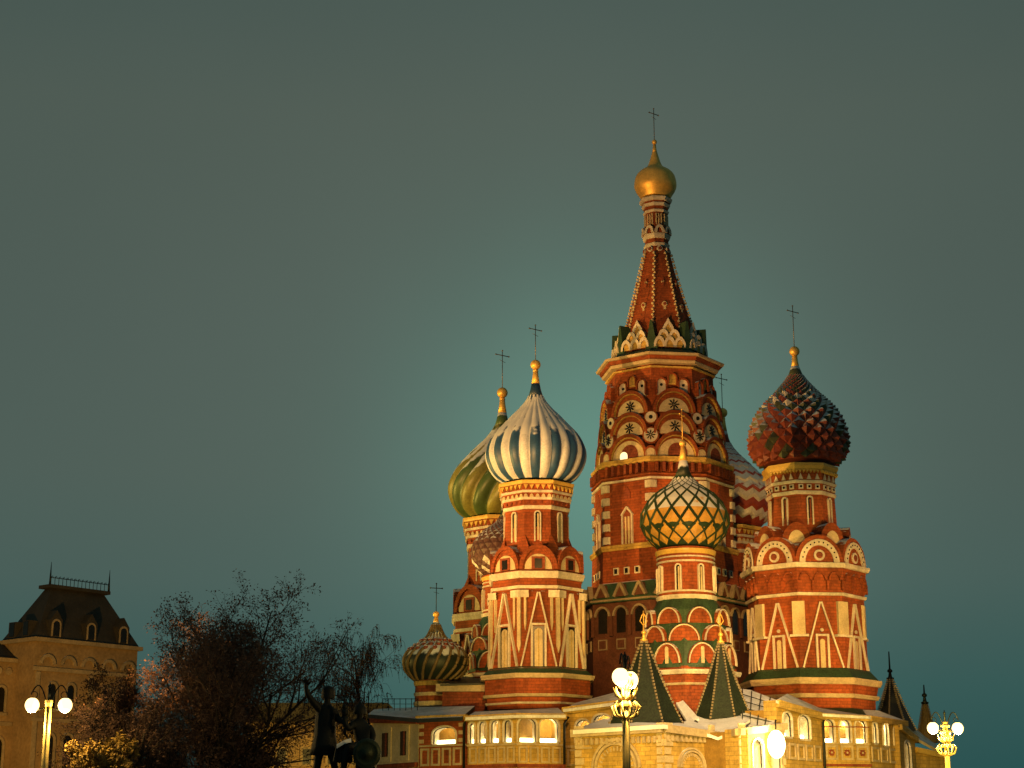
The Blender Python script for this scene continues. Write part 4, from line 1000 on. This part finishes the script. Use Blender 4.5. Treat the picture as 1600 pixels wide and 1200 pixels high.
# ------------------------------------------------------------------ corner building on the left
def corner_building():
    base = W(57, 1000, 172); a = math.radians(50); d1 = Vector((math.cos(a), math.sin(a), 0)); d2 = Vector((-math.sin(a), math.cos(a), 0))
    root = empty('department_store', (base.x, base.y, 0), a)
    tag(root, 'ochre stone building with a steep dark mansard roof and iron cresting', 'building')
    zt = base.z; Wd = 12.6; Dp = 5.8                          # local x runs along the front, y goes back
    b = MB(); b.box(0, Wd, 0, Dp, 0, zt, GUMW); b.box(-18, 0, 3.2, 14, 0, zt - 1.9, GUMW); b.box(.5, Wd - .5, Dp, 14, 0, zt - 1.9, GUMW); b.build('wall', root)
    b = MB(); b.box(-.4, Wd + .4, -.4, Dp + .4, zt - .1, zt + .3, GUMT); b.box(-.2, Wd + .2, -.2, 0, zt - 3.0, zt - 2.6, GUMT)
    b.box(-18, -.05, 2.8, 3.2, zt - 2.1, zt - 1.7, GUMT); b.build('cornice', root)
    b = MB()
    for k in range(10): disc(b, -.9 - k * 1.15, zt - 3.0, .38, 3.0, 3.3, GUMT, 12)
    for k in range(5): b.arcband(arch(1.9, 1.0, zt - 2.3, 10, u=1.4 + k * 2.5), arch(1.3, .7, zt - 2.3, 10, u=1.4 + k * 2.5), -.25, .02, GUMT)
    b.build('frieze', root)
    # mansard
    tz = W(70, 910, 172).z
    b = MB(); B = [(-.1, -.1, zt + .3), (Wd + .1, -.1, zt + .3), (Wd + .1, Dp + .1, zt + .3), (-.1, Dp + .1, zt + .3)]
    ix, iy = 3.0, 2.4
    Tt = [(ix, iy, tz), (Wd - ix, iy, tz), (Wd - ix, Dp - iy, tz), (ix, Dp - iy, tz)]
    for k in range(4): b.face([B[k], B[(k + 1) % 4], Tt[(k + 1) % 4], Tt[k]], SLATE)
    b.face(Tt, SLATE); b.box(ix - .5, Wd - ix + .5, iy - .5, Dp - iy + .5, tz - .05, tz + .3, SLATE)
    for (x0, x1) in ((-18, -.2),):
        b.face([(x0, 3.0, zt - 1.7), (x1, 3.0, zt - 1.7), (x1, 7, zt + .9), (x0, 7, zt + .9)], SLATE); b.face([(x0, 7, zt + .9), (x1, 7, zt + .9), (x1, 14, zt - 1.7), (x0, 14, zt - 1.7)], SLATE)
    rf = b.build('roof', root)
    b = MB(); n = 15
    for yy in (iy - .3,):
        for k in range(n + 1):
            u = ix - .3 + (Wd - 2 * ix + .6) * k / n
            b.tube([(u, yy, tz + .3), (u, yy, tz + 1.15)], .035, 5, IRON)
            if k < n: b.tube([(u, yy, tz + .95), (u + .15, yy, tz + 1.2), (u + .3, yy, tz + .95)], .03, 5, IRON)
        b.tube([(ix - .3, yy, tz + 1.0), (Wd - ix + .3, yy, tz + 1.0)], .04, 5, IRON)
        for u in (ix - .4, Wd - ix + .4): b.tube([(u, yy, tz + .2), (u, yy, tz + 1.3), (u, yy, tz + 2.6)], [.13, .08, .02], 8, IRON)
    b.build('cresting', rf)
    for u in (2.2, 6.5, 10.6):
        b = MB(); b.prism([(u - .75, zt + .3), (u + .75, zt + .3), (u + .75, zt + 2.2), (u, zt + 3.2), (u - .75, zt + 2.2)], -.05, 2.2, SLATE); b.arcband(archwin(1.1, zt + .5, zt + 2.3, u)[1:] + [archwin(1.1, zt + .5, zt + 2.3, u)[0]], archwin(.8, zt + .6, zt + 2.1, u)[1:] + [archwin(.8, zt + .6, zt + 2.1, u)[0]], -.14, 0, GUMT)
        b.prism(archwin(.8, zt + .6, zt + 2.1, u), -.12, 0, DARK); b.build('dormer', rf)
    for yc in (1.9, 4.3):
        b = MB()
        for q in (0,):
            b.box(-.05, 1.8, yc - .6, yc + .6, zt + .3, zt + 2.1, SLATE); b.box(-.1, 0, yc - .4, yc + .4, zt + .6, zt + 2.0, DARK)
        b.build('dormer', rf)
    def win(u, y, z0, z1, w, round_=True):
        f = MB(); o = archwin(w * 1.4, z0 - .1, z1 + .25, u); i = archwin(w, z0, z1, u)
        f.arcband(o[1:] + [o[0]], i[1:] + [i[0]], y - .22, y + .05, GUMT); f.box(u - w * .8, u + w * .8, y - .3, y, z0 - .4, z0 - .1, GUMT); fo = f.build('window', root)
        g = MB(); g.prism(i, y - .06, y + .05, DARK); g.build('pane', fo)
    for u in (2.2, 4.4, 8.8, 10.9): win(u, 0, zt - 6.6, zt - 4.2, .9)
    for u in (2.2, 4.4, 8.8, 10.9): win(u, 0, zt - 13.6, zt - 9.2, 1.1)
    for k in range(6): win(-1.6 - k * 2.3, 3.2, zt - 7.0, zt - 4.6, .95); win(-1.6 - k * 2.3, 3.2, zt - 13.8, zt - 9.6, 1.2)
    b = MB()
    for u in (.15, 6.5, Wd - .65): b.box(u, u + .5, -.16, .02, 0, zt - 3.1, GUMT)
    b.box(0, Wd, -.2, .02, zt - 8.0, zt - 7.6, GUMT); b.box(-18, -.1, 3.0, 3.2, zt - 8.4, zt - 8.0, GUMT); b.build('pilaster', root)
corner_building()
# far building glimpsed behind the statue
r_ = W(380, 1150, 205); root = empty('far_building', (r_.x, 205, 0)); tag(root, 'low ochre building with small windows glimpsed behind the bronze statue', 'building')
zt = hz(1128, 205); b = MB(); b.box(0, 19, 0, 12, 0, zt, GUMW); b.build('wall', root)
b = MB(); b.prism([(-.4, zt), (19.4, zt), (17, zt + 2.2), (2, zt + 2.2)], -.4, 12.4, SLATE); b.build('roof', root)
for k in range(6):
    u = 1.6 + k * 3.0; zc = hz(1182, 205); f = MB(); f.box(u - .75, u + .75, -.12, .02, zc - 1.1, zc + 1.1, GUMT); fo = f.build('window', root); g = MB(); g.box(u - .5, u + .5, -.16, -.08, zc - .85, zc + .85, DARK); g.build('pane', fo)

# ------------------------------------------------------------------ bronze monument
def skin(name, verts, edges, radii, parent, m, root=0, sub=2):
    me = bpy.data.meshes.new(name); me.from_pydata([tuple(v) for v in verts], edges, []); me.materials.append(m)
    o = bpy.data.objects.new(name, me); COL.objects.link(o); o.parent = parent
    md = o.modifiers.new('skin', 'SKIN'); md.use_smooth_shade = True; md.branch_smoothing = .6
    for i, r in enumerate(radii):
        sv = me.skin_vertices[0].data[i]; sv.radius = (r, r) if not isinstance(r, tuple) else r; sv.use_root = (i == root)
    ss = o.modifiers.new('subdivision', 'SUBSURF'); ss.levels = sub; ss.render_levels = sub
    return o
def monument():
    Y = 80; g = W(540, 1200, Y); root = empty('bronze_monument', (g.x, Y, 0))
    tag(root, 'dark bronze monument of a standing man with raised arm beside a seated man', 'statue')
    k = mpp(1130, Y)
    def p(x, y, dy=0): v = W(x, y, Y); return Vector((v.x - g.x, dy, v.z))
    # standing figure
    V = [p(508, 1145), p(509, 1122), p(510, 1106), p(511, 1097), p(511, 1088), p(512, 1081),
         p(500, 1108, -.1), p(490, 1097, -.4), p(482, 1085, -.6), p(481, 1074, -.65), p(480, 1068, -.65),
         p(520, 1108, .1), p(527, 1122, .1), p(536, 1130, -.1), p(541, 1122, -.2), p(541, 1114, -.2),
         p(500, 1170, -.1), p(496, 1200, -.2), p(494, 1230, -.1), p(491, 1236, -.5),
         p(517, 1170, .2), p(522, 1200, .35), p(524, 1230, .5), p(526, 1236, .1)]
    E = [(0, 1), (1, 2), (2, 3), (3, 4), (4, 5), (2, 6), (6, 7), (7, 8), (8, 9), (9, 10), (2, 11), (11, 12), (12, 13), (13, 14), (14, 15), (0, 16), (16, 17), (17, 18), (18, 19), (0, 20), (20, 21), (21, 22), (22, 23)]
    Rr = [.40, .40, .44, .15, .22, .20, .24, .17, .13, .10, .09, .24, .17, .13, .10, .09, .25, .17, .12, .12, .25, .17, .12, .12]
    body = skin('standing_figure', V, E, Rr, root, BRONZE)
    b = MB(); c = p(512, 1081)
    rows = []
    for j in range(9):
        t = j / 8; z = c.z + .30 - .62 * t; r = (.05, .22, .29, .30, .30, .30, .31, .32, .28)[j]
        rows.append([(c.x + .02 + r * math.cos(2 * PI * q / 18) * (1 + .05 * math.sin(5 * q)), .07 + r * .95 * math.sin(2 * PI * q / 18), z) for q in range(18)])
    b.grid(rows, BRONZE); b.build('hair', body)
    b = MB(); prof = [(p(0, 1108).z, .42), (p(0, 1130).z, .46), (p(0, 1148).z, .47), (p(0, 1165).z, .56), (p(0, 1180).z, .66)]
    c = p(508, 1145); rows = [[(c.x + (r + .04 * math.sin(q * 2.2)) * math.cos(2 * PI * q / 28), r * .72 * math.sin(2 * PI * q / 28), z) for q in range(28)] for z, r in prof[::-1]]
    b.grid(rows, BRONZE); b.cap(rows[0], BRONZE); b.build('tunic', body)
    b = MB()                                                              # cloak hanging down the back to the left
    rows = []
    for j in range(8):
        t = j / 7; row = []
        for q in range(9):
            s_ = q / 8; a = p(493 + 9 * s_ - 2 * t, 1105 + 85 * t, .25 + .25 * math.sin(s_ * 9 + t)); row.append(a)
        rows.append(row)
    b.grid(rows, BRONZE, False); o = b.build('cloak', body); md = o.modifiers.new('solidify', 'SOLIDIFY'); md.thickness = .08
    # fingers of the raised hand
    for dx in (-3.5, -1.5, .5, 2.4): 
        b = MB(); a = p(481, 1070, -.65); b.tube([a, p(481 + dx, 1066, -.68), p(481 + dx * 1.7, 1062.5 + abs(dx) * .5, -.72)], [.05, .045, .03], 6, BRONZE); b.build('finger', body)
    b = MB(); b.tube([p(482, 1071, -.65), p(487, 1069.5, -.72), p(489, 1067, -.74)], [.05, .045, .03], 6, BRONZE); b.build('thumb', body)
    # seated figure
    V = [p(571, 1172), p(567, 1150), p(564, 1132), p(562, 1122), p(562, 1114), p(562, 1107),
         p(553, 1131, -.2), p(546, 1140, -.5), p(541, 1130, -.6), p(541, 1118, -.5),
         p(576, 1133, .1), p(583, 1150, 0), p(580, 1166, -.4), p(577, 1174, -.5),
         p(558, 1170, -.7), p(545, 1168, -1.2), p(541, 1195, -1.2), p(539, 1225, -1.2), p(533, 1230, -1.5),
         p(575, 1178, -.9), p(566, 1180, -1.4), p(565, 1205, -1.3), p(564, 1230, -1.3), p(558, 1234, -1.6)]
    E = [(0, 1), (1, 2), (2, 3), (3, 4), (4, 5), (2, 6), (6, 7), (7, 8), (8, 9), (2, 10), (10, 11), (11, 12), (12, 13), (0, 14), (14, 15), (15, 16), (16, 17), (17, 18), (0, 19), (19, 20), (20, 21), (21, 22), (22, 23)]
    Rr = [.46, .42, .42, .16, .21, .19, .22, .16, .13, .12, .22, .17, .13, .11, .28, .22, .17, .13, .12, .28, .22, .17, .13, .12]
    seat = skin('seated_figure', V, E, Rr, root, BRONZE)
    b = MB(); c = p(562.5, 1110); prof = [(-.18, .30), (-.05, .31), (.1, .29), (.22, .22), (.32, .10), (.42, .03)]
    rows = [[(c.x + r * math.cos(2 * PI * q / 18), r * math.sin(2 * PI * q / 18), c.z + z) for q in range(18)] for z, r in prof]
    b.grid(rows, BRONZE); b.build('helmet', seat)
    b = MB(); c = p(540, 1112, -.5); b.tube([p(541, 1150, -.5), p(540.5, 1104, -.5)], [.06, .05], 8, BRONZE); b.tube([p(535, 1121, -.5), p(546, 1121, -.5)], .06, 8, BRONZE); b.ball(p(540.5, 1106, -.5), .13, BRONZE, 10, 8); b.tube([p(541, 1120, -.5), p(541, 1108, -.5)], [.15, .12], 8, BRONZE); b.build('sword', root)
    # cloth over the lap with a patch of snow
    b = MB(); rows = []
    for j in range(7):
        t = j / 6; row = []
        for q in range(9):
            s_ = q / 8; row.append(p(532 + 22 * s_ - 5 * t + 4 * t * s_, 1165 + 28 * t - 7 * s_ * (1 - t), -1.35 + .5 * s_ - .15 * t + .08 * math.sin(s_ * 8)))
        rows.append(row)
    b.grid(rows, BRONZE, False); o = b.build('cloak', seat); md = o.modifiers.new('solidify', 'SOLIDIFY'); md.thickness = .08
    b = MB(); pts = [p(531, 1170, -1.5), p(543, 1163, -1.4), p(552, 1160, -1.2), p(552, 1163, -1.0), p(545, 1164, -.9), p(534, 1170, -1.0)]
    b.face([v + Vector((0, 0, .13)) for v in pts], SNOW); lo = [v - Vector((0, 0, .05)) for v in pts]
    for q in range(6): b.face([lo[q], lo[(q + 1) % 6], pts[(q + 1) % 6] + Vector((0, 0, .13)), pts[q] + Vector((0, 0, .13))], SNOW)
    b.build('snow_patch', seat)
    b = MB(); c = p(578, 1180, -1.75); rows = []
    for j, (r, dd) in enumerate(((.02, -.22), (.18, -.2), (.22, -.14), (.45, -.1), (.5, -.13), (.55, -.08), (.62, 0), (.64, .05), (.5, .06))):
        rows.append([(c.x + r * math.cos(2 * PI * q / 32), c.y + dd, c.z + r * 1.05 * math.sin(2 * PI * q / 32)) for q in range(32)])
    b.grid(rows, SHIELDM); b.build('shield', root)
    zb = p(540, 1238).z
    b = MB(); b.box(-2.3, 2.3, -2.2, 1.6, .5, zb - .15, STONE); b.box(-2.6, 2.6, -2.5, 1.9, 0, .5, STONE); b.box(-2.45, 2.45, -2.35, 1.75, zb - .15, zb, STONE); b.build('pedestal', root)
    b = MB(); a, c = p(562, 1182), p(588, 1182); b.box(a.x, c.x, -.9, .6, zb, a.z, BRONZE); b.build('seat', root)
monument()

# ------------------------------------------------------------------ trees
def grow(mb, lv, p, d, L, r, rng, out, cfg):
    n = 5 if lv < 2 else 4; pts = [p.copy()]; rad = [r]; q = p.copy(); dd = d.copy()
    for i in range(n):
        j = cfg['jit'] * (1 if lv else .5)
        dd = (dd + Vector((rng.gauss(0, j), rng.gauss(0, j), rng.gauss(0, j * .7))) + Vector((0, 0, cfg['up'][lv]))).normalized()
        q = q + dd * (L / n); pts.append(q.copy()); rad.append(r * (1 - .62 * (i + 1) / n) if lv < cfg['lv'] else r * (1 - .8 * (i + 1) / n))
    mb[0 if lv < 3 else 1].tube(pts, rad, (8, 6, 5, 3, 3, 3)[lv], cfg['bark'] if lv < 3 else cfg.get('twig', TWIG), True, False)
    if lv == cfg['lv']:
        out.append((pts, dd)); return
    k = cfg['kids'][lv]
    for c in range(k):
        t = cfg['start'][lv] + (1 - cfg['start'][lv]) * (c + rng.random()) / k; f = t * n; i = min(n - 1, int(f)); pos = pts[i].lerp(pts[i + 1], f - i)
        ax = (pts[i + 1] - pts[i]).normalized(); side = ax.orthogonal().normalized(); side.rotate(Matrix.Rotation(rng.random() * 2 * PI, 3, ax))
        sp = cfg['spread'][lv] * (.75 + .5 * rng.random()); nd = (ax * math.cos(sp) + side * math.sin(sp)).normalized()
        grow(mb, lv + 1, pos, nd, L * cfg['len'][lv] * (.7 + .6 * rng.random()) * (1.15 - .45 * t), max(.008, rad[i] * cfg['rk'][lv]), rng, out, cfg)
def tree(name, x, Y, H, label, seed, cfg, leaves=0, leafm=LEAFB, lsize=.12, lean=(0, 0), group='bare trees beside the square'):
    rng = random.Random(seed); g = W(x, 1200, Y); root = empty(name, (g.x, Y, 0)); tag(root, label, 'tree', group)
    c0 = dict(lv=4, jit=.16, up=(.05, .09, .06, .03, 0, 0), kids=(9, 7, 7, 6, 4), start=(.25, .2, .15, .1, 0), spread=(.75, .8, .8, .8), len=(.62, .55, .5, .5), rk=(.55, .55, .5, .5), bark=BARK, r=.30)
    c0.update(cfg); mb = [MB(), MB()]; outl = []
    grow(mb, 0, Vector((0, 0, 0)), Vector((lean[0], lean[1], 1)).normalized(), H * .62, c0['r'], rng, outl, c0)
    if c0.get('droop'):
        for pts, dd in outl:
            for h in range(c0['droop']):
                q = pts[rng.randrange(1, len(pts))].copy(); P = [q.copy()]; v = dd * .5 + Vector((rng.gauss(0, .3), rng.gauss(0, .3), .1))
                for i in range(6): v = v * .6 + Vector((rng.gauss(0, .05), rng.gauss(0, .05), -.16)); q = q + v * (.55 + .5 * rng.random()); P.append(q.copy())
                mb[1].tube(P, .014, 3, TWIGD, True, False)
                if leaves:
                    for i in range(1, 6):
                        if rng.random() < .5: leaf(mb[1], P[i], rng, lsize, leafm)
    elif leaves:
        for pts, dd in outl:
            for h in range(leaves):
                i = rng.randrange(1, len(pts)); leaf(mb[1], pts[i] + Vector((rng.gauss(0, .12), rng.gauss(0, .12), rng.gauss(0, .12))), rng, lsize, leafm)
    t = mb[0].mesh('trunk'); o = bpy.data.objects.new('trunk', t); COL.objects.link(o); o.parent = root
    t = mb[1].mesh('crown'); o = bpy.data.objects.new('crown', t); COL.objects.link(o); o.parent = root
    return root
def leaf(mb, p, rng, s, m):
    a = Vector((rng.gauss(0, 1), rng.gauss(0, 1), rng.gauss(0, 1))).normalized(); b_ = a.orthogonal().normalized(); s *= .6 + .8 * rng.random()
    mb.face([p - a * s, p + b_ * s * .55, p + a * s, p - b_ * s * .55], m)
BIG = dict(r=.36, kids=(17, 11, 10, 8), start=(.10, .15, .12, .1), spread=(.62, .78, .85, .85), len=(.80, .50, .46, .5), jit=.13, up=(.02, .10, .05, .02, 0))
tree('bare_tree', 322, 96, 14.2, 'tall dark bare tree with the widest crown, left of the bronze statue', 3, BIG, 2, lsize=.075)
tree('bare_tree', 268, 93, 9.6, 'bare brown tree leaning left towards the twin globe lamp', 11, dict(BIG, r=.26, kids=(12, 9, 8, 6)), 2, lsize=.07, lean=(-.35, 0))
tree('bare_tree', 402, 98, 7.0, 'smaller bare tree between the tallest tree and the bronze statue', 23, dict(BIG, r=.2, kids=(12, 9, 8, 6)), 2, lsize=.07)
tree('bare_tree', 300, 116, 13.2, 'bare tree behind and left of the tallest tree', 31, dict(BIG, r=.24, kids=(12, 9, 8, 6)), 2, lsize=.07)
tree('russet_tree', 212, 104, 11.6, 'russet tree in front of the mansard building', 41, dict(BIG, r=.22, kids=(11, 8, 7, 5)), 6, RUSSET, lsize=.065)
tree('leafy_tree', 158, 90, 6.8, 'small tree with yellow leaves lit by the lamp beside it', 51, dict(r=.13, kids=(10, 7, 6, 4), jit=.2), 9, LEAFY, .09, group=None)
tree('weeping_birch', 606, 165, 27.5, 'slender weeping birch rising behind the side wing roof', 61, dict(r=.26, kids=(18, 5, 4, 3), lv=3, start=(.30, .2, .2, .1), spread=(.60, .7, .8, .8), len=(.40, .5, .5, .5), up=(.03, .05, .02, 0, 0, 0), droop=5, bark=BIRCHB, twig=TWIGD), 1, LEAFB, .10, lean=(-.06, 0), group=None)

# ------------------------------------------------------------------ ground
b = MB(); b.face([(-900, -60, 0), (900, -60, 0), (900, 2500, 0), (-900, 2500, 0)], PAVE); o = b.build('ground'); o['kind'] = 'structure'
